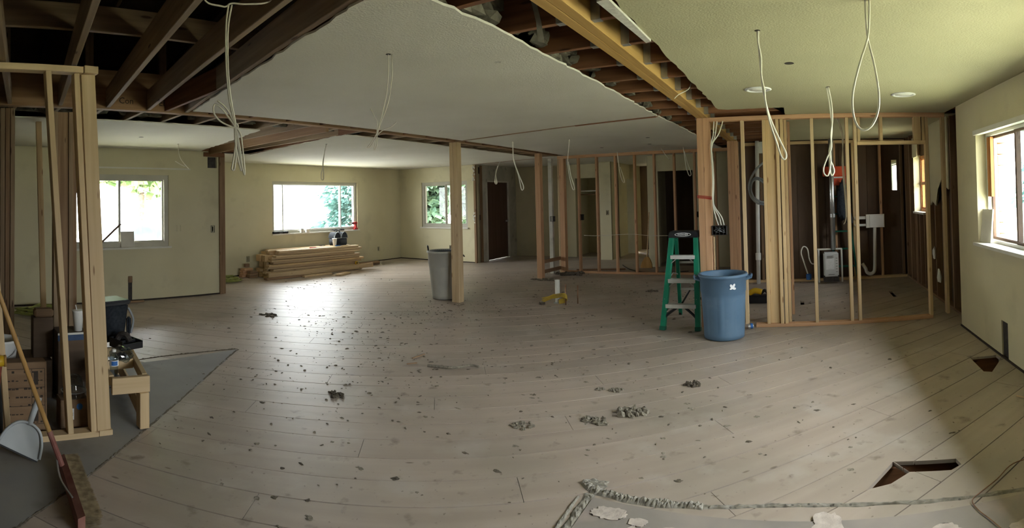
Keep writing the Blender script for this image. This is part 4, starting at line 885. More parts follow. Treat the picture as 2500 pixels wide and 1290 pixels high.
tag(bar('wood_offcut', (-8.60, 7.55, .021), (-8.76, 7.98, .021), .13, .04, 'pale_stud'), 'short pale block alone on the bright floor', 'board')
t = thing('tape_measure', 'small yellow and black tape measure resting on the long front board', 'tape measure', (-8.985, 8.45, .139))
bm = bmesh.new(); lathe(bm, [(0, -.02), (.034, -.02), (.038, -.015), (.038, .015), (.034, .02), (0, .02)], 20); o = obj('case', bm, 'yellow_plastic', t, world=False, rot=(0, PI/2, 0), loc=(0, 0, .038)); 
bm = bmesh.new(); lathe(bm, [(0, -.0215), (.022, -.0215), (.022, .0215), (0, .0215)], 16); obj('side_disc', bm, 'black_plastic', t, world=False, rot=(0, PI/2, 0), loc=(0, 0, .036))
PT = .603
t = thing('tool_bag', 'navy soft tool bag with arched twin lids standing on the lumber pile', 'bag', (-9.54, 8.38, .560))
bm = bmesh.new(); v = box(bm, (-.10, -.20, 0), (.12, .20, .17)); bmesh.ops.bevel(bm, geom=bm.edges[:], offset=.02, segments=3, affect='EDGES'); obj('body', bm, 'navy_fabric', t, world=False, smooth=True)
for s in (-1, 1):
    bm = bmesh.new(); n = 12; A = []
    for x in (-.10, .12): A.append([bm.verts.new((x, s*.105+.095*math.cos(PI*k/n), .165+.14*math.sin(PI*k/n))) for k in range(n+1)])
    bm.faces.new(A[0]); bm.faces.new(A[1][::-1])
    for k in range(n): bm.faces.new((A[0][k], A[0][k+1], A[1][k+1], A[1][k]))
    bm.faces.new((A[0][0], A[1][0], A[1][n], A[0][n])); l_ = obj('lid', bm, 'navy_fabric', t, world=False)
    bm = bmesh.new(); tube(bm, [(.123, s*.105+.096*math.cos(PI*k/n), .165+.141*math.sin(PI*k/n)) for k in range(n+1)], .006, 6, 0); obj('piping', bm, 'grey_trim', l_, world=False)
bm = bmesh.new(); tube(bm, [(.123, -.2, .165), (.125, 0, .168), (.123, .2, .165)], .007, 6, 2); obj('piping', bm, 'grey_trim', t, world=False)
bm = bmesh.new(); tube(bm, [(.01, -.06, .28), (.01, -.04, .335), (.01, .04, .335), (.01, .06, .28)], .013, 8, 5); obj('carry_handle', bm, 'black_plastic', t, world=False)
t = thing('drink_cup', 'white foam cup with straw beside the navy tool bag', 'cup', (-9.33, 8.10, .560))
bm = bmesh.new(); lathe(bm, [(0, 0), (.035, 0), (.052, .16), (.055, .165), (.053, .17), (0, .172)], 24); obj('cup_body', bm, 'paper_white', t, world=False, smooth=True)
bm = bmesh.new(); lathe(bm, [(.056, .163), (.057, .172), (.05, .178), (0, .178)], 24); obj('lid', bm, 'white_paint', t, world=False)
bm = bmesh.new(); tube(bm, [(0, 0, .17), (0, -.012, .235)], .005, 8, 0); obj('straw', bm, 'white_paint', t, world=False)
t = thing('utility_knife', 'red utility knife lying on the pale boards', 'knife', (-9.31, 7.45, .560)); 
bm = bmesh.new(); tube(bm, [(0, -.09, .01), (.003, 0, .012), (0, .09, .009)], .012, 8, 3, .009); obj('handle', bm, 'red_plastic', t, world=False); bm = bmesh.new(); box(bm, (-.001, .085, .004), (.001, .12, .016)); obj('blade', bm, 'galvanised', t, world=False)
t = thing('chisel', 'blue handled chisel lying in front of the foam cup', 'chisel', (-9.27, 8.14, .560))
bm = bmesh.new(); tube(bm, [(0, -.06, .012), (0, .02, .012), (0, .07, .01)], .012, 8, 3, .010); obj('handle', bm, 'blue_print', t, world=False); bm = bmesh.new(); box(bm, (-.008, .065, .004), (.008, .16, .009)); obj('blade', bm, 'galvanised', t, world=False)
t = thing('pliers', 'small dark pliers lying open on the top white board', 'pliers', (-9.62, 7.98, .560))
bm = bmesh.new()
for s in (-1, 1): tube(bm, [(s*.02, -.08, .008), (s*.018, -.02, .01), (-s*.004, .03, .008), (-s*.006, .07, .007)], .007, 6, 3)
obj('jaws', bm, 'box_dark', t, world=False)

# ------------------------------------------------------------------ things on the sills
def drill(loc, rz):
    t = thing('cordless_drill', 'red cordless drill standing on the wide window sill', 'drill', loc, rz)
    bm = bmesh.new(); tube(bm, [(0, -.07, .16), (0, .02, .165), (0, .06, .165)], .032, 12, 3); obj('motor_housing', bm, 'red_plastic', t, world=False, smooth=True)
    bm = bmesh.new(); tube(bm, [(0, -.115, .163), (0, -.07, .163)], .018, 12, 0, .024); obj('chuck', bm, 'black_plastic', t, world=False)
    bm = bmesh.new(); tube(bm, [(0, .02, .15), (0, .03, .09), (0, .035, .04)], .02, 10, 3, .022); obj('grip', bm, 'red_plastic', t, world=False)
    bm = bmesh.new(); box(bm, (-.035, -.03, 0), (.035, .075, .045)); bmesh.ops.bevel(bm, geom=bm.edges[:], offset=.006, segments=2, affect='EDGES'); obj('battery', bm, 'red_plastic', t, world=False)
drill((-9.99, 9.36, .868), 0)
def tin(y, lb, h, r):
    t = thing('paint_tin', lb, 'tin', (-9.985, y, .868), group='tins on the sill')
    bm = bmesh.new(); lathe(bm, [(0, 0), (r, 0), (r, h), (r-.004, h+.004), (r-.01, h), (0, h)], 24); obj('can', bm, 'white_paint' if r > .05 else 'galvanised', t, world=False); bm = bmesh.new(); lathe(bm, [(r+.001, h*.2), (r+.001, h*.8)], 24); obj('label_band', bm, 'sill', t, world=False)
tin(7.66, 'small metal tin on the wide window sill', .09, .046); tin(7.83, 'white tin with pale band on the wide window sill', .075, .055)
for y, l_, lb in ((7.05, .42, 'long black level case lying at the corner of the wide sill'), (8.80, .36, 'thin black tool case lying near the red drill')):
    t = thing('tool_case', lb, 'case', (-9.99, y, .868), group='cases on the sill')
    bm = bmesh.new(); box(bm, (-.03, -l_/2, 0), (.035, l_/2, .05 if y < 8 else .035)); bmesh.ops.bevel(bm, geom=bm.edges[:], offset=.008, segments=2, affect='EDGES'); obj('shell', bm, 'black_plastic', t, world=False)
    bm = bmesh.new(); box(bm, (.034, -.04, .01), (.038, .04, .025)); obj('latch', bm, 'grey_trim', t, world=False)
t = tag(bar('sample_tile', (-8.19, 2.83, .866), (-8.225, 2.83, 1.115), .23, .012, 'tile_beige', side=(0, 1, 0)), 'plain beige tile leaning against the left sliding window', 'tile')
t = thing('pry_bar', 'dark bar leaning across the left sliding window', 'bar', (-8.235, 2.35, .88)); bm = bmesh.new(); tube(bm, [(0, -.02, 0), (-.01, .35, .33)], .017, 8, 0); obj('shaft', bm, 'sash_dark', t, world=False); bm = bmesh.new(); tube(bm, [(-.01, .35, .33), (-.012, .37, .348), (-.005, .39, .345)], .018, 8, 2, .008); obj('claw', bm, 'sash_dark', t, world=False)
t = tag(bar('wall_tile', (1.825, 5.02, .988), (1.86, 5.03, 1.315), .20, .018, 'tile_beige', side=(-.25, 1, 0)), 'pale rectangular tile propped on the bright right window sill', 'tile')

# ------------------------------------------------------------------ bathroom fittings
t = thing('laundry_box', 'white laundry outlet box with bracket and trap pipe between the bathroom studs', 'outlet box', (1.36, 9.30, .89))
bm = bmesh.new()
for q in ((-.16, .16, 0, .02), (-.16, .16, .21, .23), (-.16, -.02, .02, .21), (.14, .16, .02, .21)): box(bm, (q[0], -.03, q[2]), (q[1], .025, q[3]))
obj('bracket', bm, 'pvc', t, world=False)
bm = bmesh.new(); box(bm, (-.10, -.045, .005), (.15, -.02, .215)); bmesh.ops.bevel(bm, geom=bm.edges[:], offset=.004, segments=1, affect='EDGES'); obj('cover', bm, 'white_paint', t, world=False)
bm = bmesh.new(); box(bm, (-.36, -.005, .03), (-.16, .01, .07)); box(bm, (-.36, -.005, .15), (-.16, .01, .20)); obj('strap', bm, 'pvc', t, world=False)
bm = bmesh.new(); tube(bm, [(-.01, -.005, 0), (-.02, -.005, -.40), (-.03, -.01, -.68), (-.05, -.01, -.77), (-.11, -.01, -.80), (-.17, -.01, -.77), (-.19, .0, -.71), (-.22, .03, -.66), (-.24, .04, -.62)], .030, 14, 5); obj('trap_pipe', bm, 'pvc', t, world=False, smooth=True)
t = thing('flue_pipe', 'shiny metal flue pipe rising beside the orange topped ladder', 'pipe', (.575, 9.14, 0))
bm = bmesh.new(); tube(bm, [(.03, 0, .55), (.04, 0, 2.43)], .042, 16, 0); obj('duct', bm, 'duct_metal', t, world=False, smooth=True)
bm = bmesh.new(); lathe(bm, [(.044, 1.1), (.049, 1.1), (.049, 1.16), (.044, 1.16)], 16, (.035, 0, 0)); obj('joint_band', bm, 'duct_metal', t, world=False)
t = thing('heater_unit', 'white wall heater unit with printed label standing at the flue pipe', 'heater', (.555, 9.09, 0))
bm = bmesh.new(); v = box(bm, (-.125, -.12, .12), (.125, .05, .52)); bmesh.ops.bevel(bm, geom=bm.edges[:], offset=.018, segments=2, affect='EDGES'); obj('casing', bm, 'steel_white', t, world=False)
bm = bmesh.new(); box(bm, (-.13, -.10, .03), (.13, .05, .12)); obj('base', bm, 'box_dark', t, world=False)
bm = bmesh.new(); box(bm, (-.09, -.1225, .24), (.05, -.121, .43)); lab = obj('label_sheet', bm, 'sticker', t, world=False)
bm = bmesh.new()
for k in range(4): box(bm, (-.07, -.1245, .465-.012*k), (.04-.02*(k % 2), -.1205, .468-.012*k))
for k in range(6): box(bm, (.075, -.1245, .20+.045*k), (.105, -.1205, .205+.045*k))
box(bm, (-.05, -.1245, .155), (.05, -.1205, .16)); obj('print', bm, 'print_dark', lab, world=False)['kind'] = 'stuff'
bm = bmesh.new()
for x in (-.20, .19): tube(bm, [(x, .06, .0), (x, .06, .56)], .016, 8, 0)
tube(bm, [(-.22, .06, .56), (.2, .06, .56)], .016, 8, 0); obj('pipe_frame', bm, 'pvc', t, world=False)
t = thing('step_ladder', 'folded green ladder with orange top leaning on the bathroom back wall', 'ladder', (.78, 9.2, 0))
for x0, x1 in ((.62, .60), (1.02, .84)): bar('rail', (x0, 9.235, 0), (x1, 9.285, 1.75), .03, .07, 'green_dark', t, side=(1, 0, 0))
for k in range(5): bar('step', (.63, 9.24+.008*k, .25+.3*k), (.98-.03*k, 9.24+.008*k, .25+.3*k), .07, .025, 'green_dark', t, side=(0, 1, 0))
bm = bmesh.new(); box(bm, (.47, 9.24, 1.80), (.87, 9.32, 1.97)); box(bm, (.62, 9.24, 1.64), (.86, 9.32, 1.80)); bmesh.ops.bevel(bm, geom=bm.edges[:], offset=.008, segments=1, affect='EDGES'); oc = obj('top_cap', bm, 'orange_plastic', t)
bm = bmesh.new(); box(bm, (.64, 9.235, 1.765), (.82, 9.24, 1.79)); obj('cap_stripe', bm, 'sticker', oc)
t = thing('work_coat', 'dark coat hanging from the orange topped ladder', 'coat', (.80, 9.17, 1.0)); bm = bmesh.new(); blob(bm, (0, 0, .32), .10, .05, .40, .3, 4, 3); obj('coat_body', bm, 'navy_fabric', t, world=False, smooth=True); bm = bmesh.new(); blob(bm, (.10, -.01, .06), .06, .05, .12, .3, 6, 2); obj('sleeve', bm, 'navy_fabric', t, world=False, smooth=True)
t = thing('vent_pipe', 'tall white vent pipe standing behind the wide stud', 'pipe', (-.66, 9.2, 0)); bm = bmesh.new(); tube(bm, [(-.02, 0, 0), (.02, 0, 2.44)], .034, 14, 0); obj('pipe', bm, 'pvc', t, world=False, smooth=True); bm = bmesh.new(); lathe(bm, [(.035, .40), (.046, .41), (.046, .52), (.035, .53)], 14, (-.012, 0, 0)); obj('coupling', bm, 'pvc', t, world=False); bm = bmesh.new(); box(bm, (.03, .04, 2.23), (.36, .06, 2.43)); obj('backing_plate', bm, 'pvc', t, world=False)
t = thing('blue_hose', 'white supply hose with blue end cap lying against the bathroom boards', 'hose', (.12, 9.28, 0)); bm = bmesh.new(); tube(bm, [(.05, -.02, .12), (-.02, 0, .35), (-.06, .02, .50), (-.02, .03, .60), (.05, .03, .56), (.08, .02, .38), (.13, .02, .30), (.20, .03, .32)], .011, 8, 5); obj('hose_line', bm, 'cable_white', t, world=False, smooth=True); bm = bmesh.new(); lathe(bm, [(0, .041), (.045, .041), (.045, .13), (.03, .14), (0, .14)], 16, (.06, -.02, 0)); obj('blue_cap', bm, 'blue_print', t, world=False)
t = thing('cordless_saw', 'black and yellow cordless saw on the floor behind the wide stud', 'saw', (-.58, 7.62, 0))
bm = bmesh.new(); box(bm, (-.16, -.08, 0), (.17, .08, .11)); bmesh.ops.bevel(bm, geom=bm.edges[:], offset=.02, segments=2, affect='EDGES'); obj('case', bm, 'black_plastic', t, world=False)
bm = bmesh.new(); tube(bm, [(-.12, -.02, .13), (-.04, -.02, .17), (.06, -.02, .15)], .04, 10, 4); obj('motor', bm, 'yellow_plastic', t, world=False, smooth=True); bm = bmesh.new(); tube(bm, [(.04, 0, .12), (.10, 0, .17), (.15, 0, .12)], .022, 8, 4); obj('grip', bm, 'black_plastic', t, world=False)
t = thing('drink_can', 'crushed silver and blue drink can at the end of the framing plate', 'can', (-.555, 6.13, 0)); bm = bmesh.new(); tube(bm, [(-.03, 0, .03), (.03, .01, .032)], .03, 14, 3, .026); obj('can_body', bm, 'galvanised', t, world=False); bm = bmesh.new(); tube(bm, [(-.005, 0, .034), (.022, .005, .035)], .0305, 14, 0, .029); obj('can_band', bm, 'blue_print', t, world=False)
for i, (x, z) in enumerate(((1.905, .62), (1.905, .32), (1.905, .18))): pass
for y, z, lb in ((7.28, .62, 'torn white paper scrap stapled high on the bare bathroom studs'), (7.05, .33, 'crumpled white scrap stuck low on the bare bathroom studs'), (6.70, .36, 'curled white scrap on the bare studs near the right wall end')):
    bm = bmesh.new(); blob(bm, (1.885, y, z), .022, .05, .10, .6, y*3, 2); tag(obj('paper_scrap', bm, 'paper_white'), lb, 'scrap', 'paper scraps')
t = thing('corn_broom', 'straw broom leaning on the pale column behind the studs', 'broom', (-3.24, 11.25, 0))
bm = bmesh.new(); v = box(bm, (-.13, -.025, .0), (.13, .025, .24)); bmesh.ops.subdivide_edges(bm, edges=bm.edges[:], cuts=3)
for w_ in bm.verts: k = w_.co.z/.24; w_.co.x = w_.co.x*(1-.75*k*k)+.02*k
obj('straw_head', bm, 'straw', t, world=False); bm = bmesh.new(); tube(bm, [(.02, 0, .22), (.06, .10, 1.2)], .012, 8, 0); obj('handle', bm, 'pale_stud', t, world=False)

# ------------------------------------------------------------------ low bench frame and the things on it
bn = thing('low_bench', 'low open bench frame of raw boards beside the leaning framing', 'bench', (-4.1, 1.25, 0))
Zt = .36
bar('front_rail', (-3.545, 1.105, .305), (-3.52, 1.37, .305), .04, .11, 'pale_stud', bn)
bar('side_rail', (-3.56, 1.35, .325), (-4.76, 1.585, .325), .038, .07, 'pale_stud', bn)
bar('side_rail', (-3.60, 1.12, .325), (-4.76, 1.19, .325), .038, .07, 'pale_stud', bn)
for x, y in ((-3.53, 1.325), (-4.71, 1.54), (-4.71, 1.22)): stud(x-.04, x+.04, y-.034, y+.034, .008, .25, 'pale_stud', bn, 'leg')
bar('cross_rail', (-4.30, 1.18, .325), (-4.30, 1.47, .325), .038, .07, 'pale_stud', bn); bar('cross_rail', (-3.95, 1.16, .325), (-3.95, 1.40, .325), .038, .07, 'pale_stud', bn)
bar('stretcher', (-3.60, 1.335, .09), (-4.68, 1.53, .09), .02, .12, 'pale_stud', bn)
tag(obj('bench_board', slab([(-3.74, 1.13), (-3.62, 1.12), (-3.62, 1.20), (-3.74, 1.20)], .29, .302), 'pale_stud', None), 'small board inside the bench frame under the water bottles', 'board')
def bottle(loc, lb):
    t = thing('water_bottle', lb, 'bottle', loc, group='water bottles')
    bm = bmesh.new(); pr = [(0, 0), (.026, 0), (.031, .008)]
    for k in range(7): pr += [(.031, .015+.012*k), (.029, .021+.012*k)]
    pr += [(.032, .10), (.032, .145), (.028, .165), (.014, .185), (.013, .198), (0, .198)]
    lathe(bm, pr, 20); obj('bottle_body', bm, 'clear_plastic', t, world=False, smooth=True)
    bm = bmesh.new(); lathe(bm, [(.0325, .10), (.0325, .14)], 20); obj('label_band', bm, 'sticker', t, world=False); bm = bmesh.new(); lathe(bm, [(.033, .106), (.033, .134)], 7); bm2 = bm; bm2.free()
    bm = bmesh.new(); ring = [[bm.verts.new((.0332*math.cos(a), .0332*math.sin(a), z)) for a in [-.9+.16*k for k in range(10)]] for z in (.105, .135)]
    for k in range(9): bm.faces.new((ring[0][k], ring[0][k+1], ring[1][k+1], ring[1][k]))
    obj('blue_print', bm, 'blue_print', t, world=False)
    bm = bmesh.new(); lathe(bm, [(0, .195), (.0155, .195), (.0155, .213), (0, .214)], 16); obj('bottle_cap', bm, 'white_paint', t, world=False)
bottle((-3.68, 1.165, .303), 'clear water bottle with blue label standing in the bench frame'); bottle((-3.72, 1.10, .303), 'clear water bottle half hidden behind the pale end post')
t = thing('plastic_bag', 'crinkled clear plastic bag of dark parts lying on the bench frame', 'bag', (-3.93, 1.30, .36)); bm = bmesh.new(); blob(bm, (0, 0, .045), .11, .085, .055, .45, 5, 3); obj('film', bm, 'clear_plastic', t, world=False); bm = bmesh.new()
for k in range(8): blob(bm, (random.uniform(-.06, .06), random.uniform(-.04, .04), .03), .025, .02, .02, .5, k, 1)
obj('dark_parts', bm, 'box_dark', t, world=False)['kind'] = 'stuff'
t = thing('parts_tray', 'black plastic divided tray on the bench frame behind the bag', 'tray', (-4.28, 1.46, .36), .25)
bm = bmesh.new()
for q in ((-.10, .10, -.10, -.092, .075), (-.10, .10, .092, .10, .06), (-.10, -.092, -.10, .10, .075), (.092, .10, -.10, .10, .05), (-.004, .004, -.10, .10, .055)): box(bm, (q[0], q[2], 0), (q[1], q[3], q[4]))
box(bm, (-.10, -.10, 0), (.10, .10, .006)); obj('tray', bm, 'black_plastic', t, world=False)
bm = bmesh.new(); tube(bm, [(-.07, -.05, .03), (-.05, -.03, .09), (0, 0, .10), (.03, .02, .05)], .025, 8, 4); obj('roll', bm, 'box_dark', t, world=False)
t = thing('cooler_bag', 'black soft cooler bag on the far end of the bench frame', 'bag', (-4.58, 1.40, .361), .2)
bm = bmesh.new(); v = box(bm, (-.12, -.14, .0), (.13, .13, .33))
for w_ in v:
    if w_.co.z > .1: w_.co.y += -.0; w_.co.x += .02
    else: w_.co.y *= .7
bmesh.ops.bevel(bm, geom=bm.edges[:], offset=.025, segments=3, affect='EDGES'); obj('body', bm, 'navy_fabric', t, world=False, smooth=True)
bm = bmesh.new(); v = box(bm, (-.11, -.15, .315), (.16, .14, .355)); bmesh.ops.bevel(bm, geom=bm.edges[:], offset=.014, segments=2, affect='EDGES'); obj('lid', bm, 'black_plastic', t, world=False)
bm = bmesh.new(); tube(bm, [(.12, .13, .28), (.14, .17, .18), (.13, .15, .06)], .010, 6, 4); obj('strap', bm, 'grey_trim', t, world=False); bm = bmesh.new(); box(bm, (.10, .115, .05), (.14, .155, .20)); bmesh.ops.bevel(bm, geom=bm.edges[:], offset=.012, segments=2, affect='EDGES'); obj('side_pocket', bm, 'navy_fabric', t, world=False)

# ------------------------------------------------------------------ cardboard boxes behind the leaning framing
def carton(name, loc, sx, sy, sz, rz, mat, label, flaps=False, tilt=0, cat='box'):
    t = thing(name, label, cat, loc, rz); t.rotation_euler = (0, tilt, rz)
    bm = bmesh.new(); box(bm, (-sx/2, -sy/2, 0), (sx/2, sy/2, sz)); bmesh.ops.bevel(bm, geom=bm.edges[:], offset=.004, segments=1, affect='EDGES'); obj('carton_body', bm, mat, t, world=False)
    if flaps:
        for s in (-1, 1):
            bm = bmesh.new(); v = box(bm, (-sx/2, s*sy/2-.003, sz), (sx/2, s*sy/2+.003, sz+.12))
            for w_ in v:
                if w_.co.z > sz+.05: w_.co.y += s*.05
            obj('flap', bm, mat, t, world=False)
    return t
def prints(t, x, ys, zs, w, h, mat='print_dark', name='print'):
    bm = bmesh.new()
    for y, z in zip(ys, zs): box(bm, (x-.0015, y-w/2, z), (x+.0015, y+w/2, z+h))
    return obj(name, bm, mat, t, world=False)
t = carton('cardboard_box', (-3.72, .50, 0), .14, .36, .46, 0, 'cardboard', 'large printed cardboard box with black tape down its edge behind the broom', tilt=-.06)
prints(t, .0715, [-.14], [0], .035, .46, 'tape_black', 'tape')
random.seed(5); bm = bmesh.new()
for r in range(7):
    for c_ in range(9):
        if random.random() < .75:
            y = -.09+c_*.028; z = .06+r*.055; w = random.uniform(.012, .024); box(bm, (.070, y, z), (.0718, y+w, z+random.choice((.006, .010, .014))))
for z in (.05, .17, .29, .415): box(bm, (.070, -.10, z), (.0718, .165, z+.003))
for y in (-.10, .075, .165): box(bm, (.070, y, .05), (.0718, y+.003, .415))
for z, hh in ((.07, .07), (.31, .09)): box(bm, (.070, .09, z), (.0718, .12, z+hh)); 
obj('print', bm, 'print_dark', t, world=False)
t = carton('cardboard_box', (-3.735, .875, 0), .14, .20, .195, .0, 'cardboard', 'small cardboard box with blue dot and white barcode sticker between the studs')
bm = bmesh.new(); lathe(bm, [(0, 0), (.022, 0), (.022, .001), (0, .001)], 16); obj('blue_dot', bm, 'blue_print', t, world=False, loc=(.0705, .035, .145), rot=(0, PI/2, 0))
s_ = prints(t, .071, [-.03], [.06], .05, .075, 'sticker', 'barcode_sticker'); bm = bmesh.new()
for k in range(14): box(bm, (.0722, -.05+k*.0028, .085), (.073, -.05+k*.0028+random.choice((.001, .0018)), .108))
for k in range(3): box(bm, (.0722, -.05, .118-.005*k+.004), (.073, -.015, .1195-.005*k+.004))
obj('barcode', bm, 'print_dark', s_, world=False)
t = thing('glass_lid', 'clear plastic dome container sitting on the small barcode box', 'container', (-3.74, .885, .197)); bm = bmesh.new(); lathe(bm, [(.085, 0), (.088, .02), (.085, .04), (.075, .09), (.055, .135), (.02, .15), (0, .15)], 24); obj('dome', bm, 'clear_plastic', t, world=False, smooth=True); bm = bmesh.new(); lathe(bm, [(.086, .035), (.092, .04), (.086, .045)], 24); obj('rim', bm, 'galvanised', t, world=False)
t = carton('cardboard_box', (-4.30, .985, 0), .24, .24, .53, 0, 'cardboard_dark', 'tall dark box with blue tape band and white top behind the end post')
prints(t, .1215, [0], [.47], .245, .045, 'tape_blue', 'tape'); prints(t, .1215, [0], [.515], .245, .016, 'sill', 'top_edge')
t = carton('cardboard_box', (-4.42, .778, .30), .13, .165, .32, 0, 'cardboard_dark', 'narrow upright cardboard box with folded pale flap on the carton stack')
bm = bmesh.new(); v = box(bm, (-.05, -.07, .32), (.05, .09, .385)); bmesh.ops.bevel(bm, geom=bm.edges[:], offset=.015, segments=1, affect='EDGES'); obj('flap', bm, 'cardboard', t, world=False)
carton('cardboard_box', (-4.45, .66, 0), .36, .36, .298, 0, 'cardboard_dark', 'wide low dark carton under the narrow upright box')
t = thing('drink_cup', 'white foam cup with straw standing on the tall dark box', 'cup', (-4.24, 1.04, .532)); bm = bmesh.new(); lathe(bm, [(0, 0), (.032, 0), (.045, .15), (.047, .155), (0, .16)], 20); obj('cup_body', bm, 'paper_white', t, world=False, smooth=True); bm = bmesh.new(); lathe(bm, [(.048, .152), (.049, .162), (0, .166)], 20); obj('lid', bm, 'white_paint', t, world=False); bm = bmesh.new(); tube(bm, [(0, -.01, .16), (0, -.02, .205)], .004, 6, 0); obj('straw', bm, 'white_paint', t, world=False)
t = thing('bucket', 'white plastic bucket lying on the carton at the far left', 'bucket', (-4.02, .40, .299)); bm = bmesh.new(); lathe(bm, [(0, 0), (.095, 0), (.125, .23), (.130, .235), (.130, .25), (.120, .25), (.092, .01), (0, .01)], 28); obj('pail', bm, 'white_paint', t, world=False, smooth=True); bm = bmesh.new(); tube(bm, [(.0, -.128, .235), (.10, -.08, .16), (.125, 0, .13), (.10, .08, .16), (0, .128, .235)], .004, 6, 4); obj('bail', bm, 'galvanised', t, world=False)
carton('cardboard_box', (-4.03, .38, 0), .30, .34, .298, 0, 'cardboard_dark', 'plain dark carton carrying the white bucket')
t = thing('digging_bar', 'red shaft with brass coloured knob standing against the left framing', 'tool', (-3.40, .30, 0)); bm = bmesh.new(); tube(bm, [(.0, -.03, .0), (.02, .03, .55)], .016, 8, 0); obj('shaft', bm, 'red_wood', t, world=False); bm = bmesh.new(); tube(bm, [(.02, -.02, .565), (.02, .06, .565)], .038, 14, 2, .033); obj('knob', bm, 'yellow_plastic', t, world=False, smooth=True); bm = bmesh.new(); tube(bm, [(.02, .055, .565), (.02, .068, .565)], .036, 14, 0); obj('ferrule', bm, 'straw', t, world=False)

# ------------------------------------------------------------------ push broom and dust pan
t = thing('push_broom', 'push broom with worn wooden handle leaning on the left framing', 'broom', (-2.85, .66, 0))
P0, P1 = Vector((-3.16, .285, 1.06)), Vector((-2.975, .645, .07))
bm = bmesh.new(); tube(bm, [P0+(P0-P1)*.5, P0, P1+(P0-P1)*.18], .0145, 10, 0); obj('handle', bm, 'broom_handle', t, smooth=True)
bm = bmesh.new(); tube(bm, [P1+(P0-P1)*.20, P1+(P0-P1)*.02], .0165, 10, 0); obj('socket', bm, 'broom_red', t)
ax = Vector((.985, -.06, 0)).normalized(); nn = Vector((-ax.y, ax.x, 0))
def hp(s, w, z): return Vector((-3.13, .685, 0))+ax*s+nn*w+Vector((0, 0, z))
bm = bmesh.new(); v = [bm.verts.new(hp(s, w, z)) for s in (0, .64) for w, z in ((-.035, .008), (.0, .008), (.0, .082), (-.035, .07))]
for f in ((0,1,2,3),(7,6,5,4),(0,4,5,1),(1,5,6,2),(2,6,7,3),(3,7,4,0)): bm.faces.new([v[i] for i in f])
obj('head_block', bm, 'broom_red', t)
random.seed(9); bm = bmesh.new()
for i in range(3600):
    s_ = random.uniform(.004, .636); z = random.choice((.078, .078, random.uniform(.012, .078))); a = hp(s_, -.002, z); b = hp(s_+random.uniform(-.014, .014), .075+random.uniform(-.012, .012), z*.92+random.uniform(-.008, .006)); c_ = ax*.0016
    bm.faces.new([bm.verts.new(p) for p in (a-c_, a+c_, b+c_*.6, b-c_*.6)])
o = obj('bristles', bm, 'bristle', t); o['kind'] = 'stuff'
bm = bmesh.new(); tube(bm, [P1+(P0-P1)*.12, hp(.10, -.06, .13), hp(.30, -.07, .10), hp(.46, -.03, .075)], .0045, 6, 4); obj('brace_wire', bm, 'galvanised', t)
t = thing('dust_pan', 'pale grey dust pan hung upright against the left framing plate', 'dust pan', (-3.30, .42, 0))
bm = bmesh.new(); pts = [(-.13, 0), (-.135, .02), (-.12, .09), (-.08, .15), (-.03, .175), (.03, .175), (.08, .15), (.115, .09), (.13, .02), (.125, 0)]
def dp(y, z, x): # pan plane: leaning back, rotated a little
    a = -.45; yy = y*math.cos(a)-z*math.sin(a); zz = y*math.sin(a)+z*math.cos(a); return (.10+x-.18*zz, yy, zz+.075)
A = [bm.verts.new(dp(y, z, 0)) for y, z in pts]; B = [bm.verts.new(dp(y, z, -.012)) for y, z in pts]
bm.faces.new(A); bm.faces.new(B[::-1])
for k in range(len(pts)): bm.faces.new((A[k], B[k], B[(k+1) % len(pts)], A[(k+1) % len(pts)]))
pan = obj('pan', bm, 'dustpan_grey', t, world=False)
bm = bmesh.new(); tube(bm, [dp(y*1.0, z, .008) for y, z in pts[1:-1]], .009, 6, 3); obj('rim', bm, 'dustpan_grey', pan, world=False, smooth=True)
bm = bmesh.new(); tube(bm, [dp(0, .17, .004), dp(-.005, .21, .006), dp(-.01, .33, .004)], .017, 10, 4, .02); obj('handle', bm, 'dustpan_grey', t, world=False, smooth=True)
bm = bmesh.new(); A = [dp(-.13, -.003, .006), dp(.125, -.003, .006), dp(.125, .006, .006), dp(-.13, .006, .006)]; bm.faces.new([bm.verts.new(p) for p in A]); obj('lip', bm, 'black_plastic', pan, world=False)

# ------------------------------------------------------------------ debris
random.seed(21)
CL = [((-1.20, 3.67), .12, .05, 'grey lump of torn insulation on the boards, largest on the floor', 'rubble_grey'), ((-1.39, 3.48), .10, .03, 'loose olive insulation crumbs beside the largest lump', 'rubble_grey'), ((-1.83, 3.22), .085, .018, 'flat round grey plaster lump on the boards', 'rubble_grey'), ((-.88, 4.30), .075, .035, 'dark brown bark like clump in the window light', 'rubble'), ((-1.45, 4.07), .06, .025, 'grey crumb heap behind the flat plaster lump', 'rubble_grey'), ((-1.58, 4.06), .05, .015, 'small grey plaster flake beside a board gap', 'rubble_grey'),
      ((-3.30, 2.86), .09, .02, 'dark splinter heap on the boards left of centre', 'rubble'), ((-6.25, 4.19), .16, .02, 'spread of dark twigs on the bright floor near the left wall', 'rubble'), ((-2.36, 8.45), .10, .03, 'dark bark clump on the floor before the far studs', 'rubble'), ((-4.50, 10.02), .30, .07, 'heap of dark rubble at the foot of the far studs', 'rubble'), ((-4.68, 9.2), .22, .03, 'low rubble heap at the foot of the pinkish post', 'rubble'), ((-3.62, 7.05), .05, .05, 'dark lump beside the yellow cord', 'rubble'), ((-3.0, 3.98), .10, .012, 'bent brown strip lying on the boards', 'rubble_grey')]
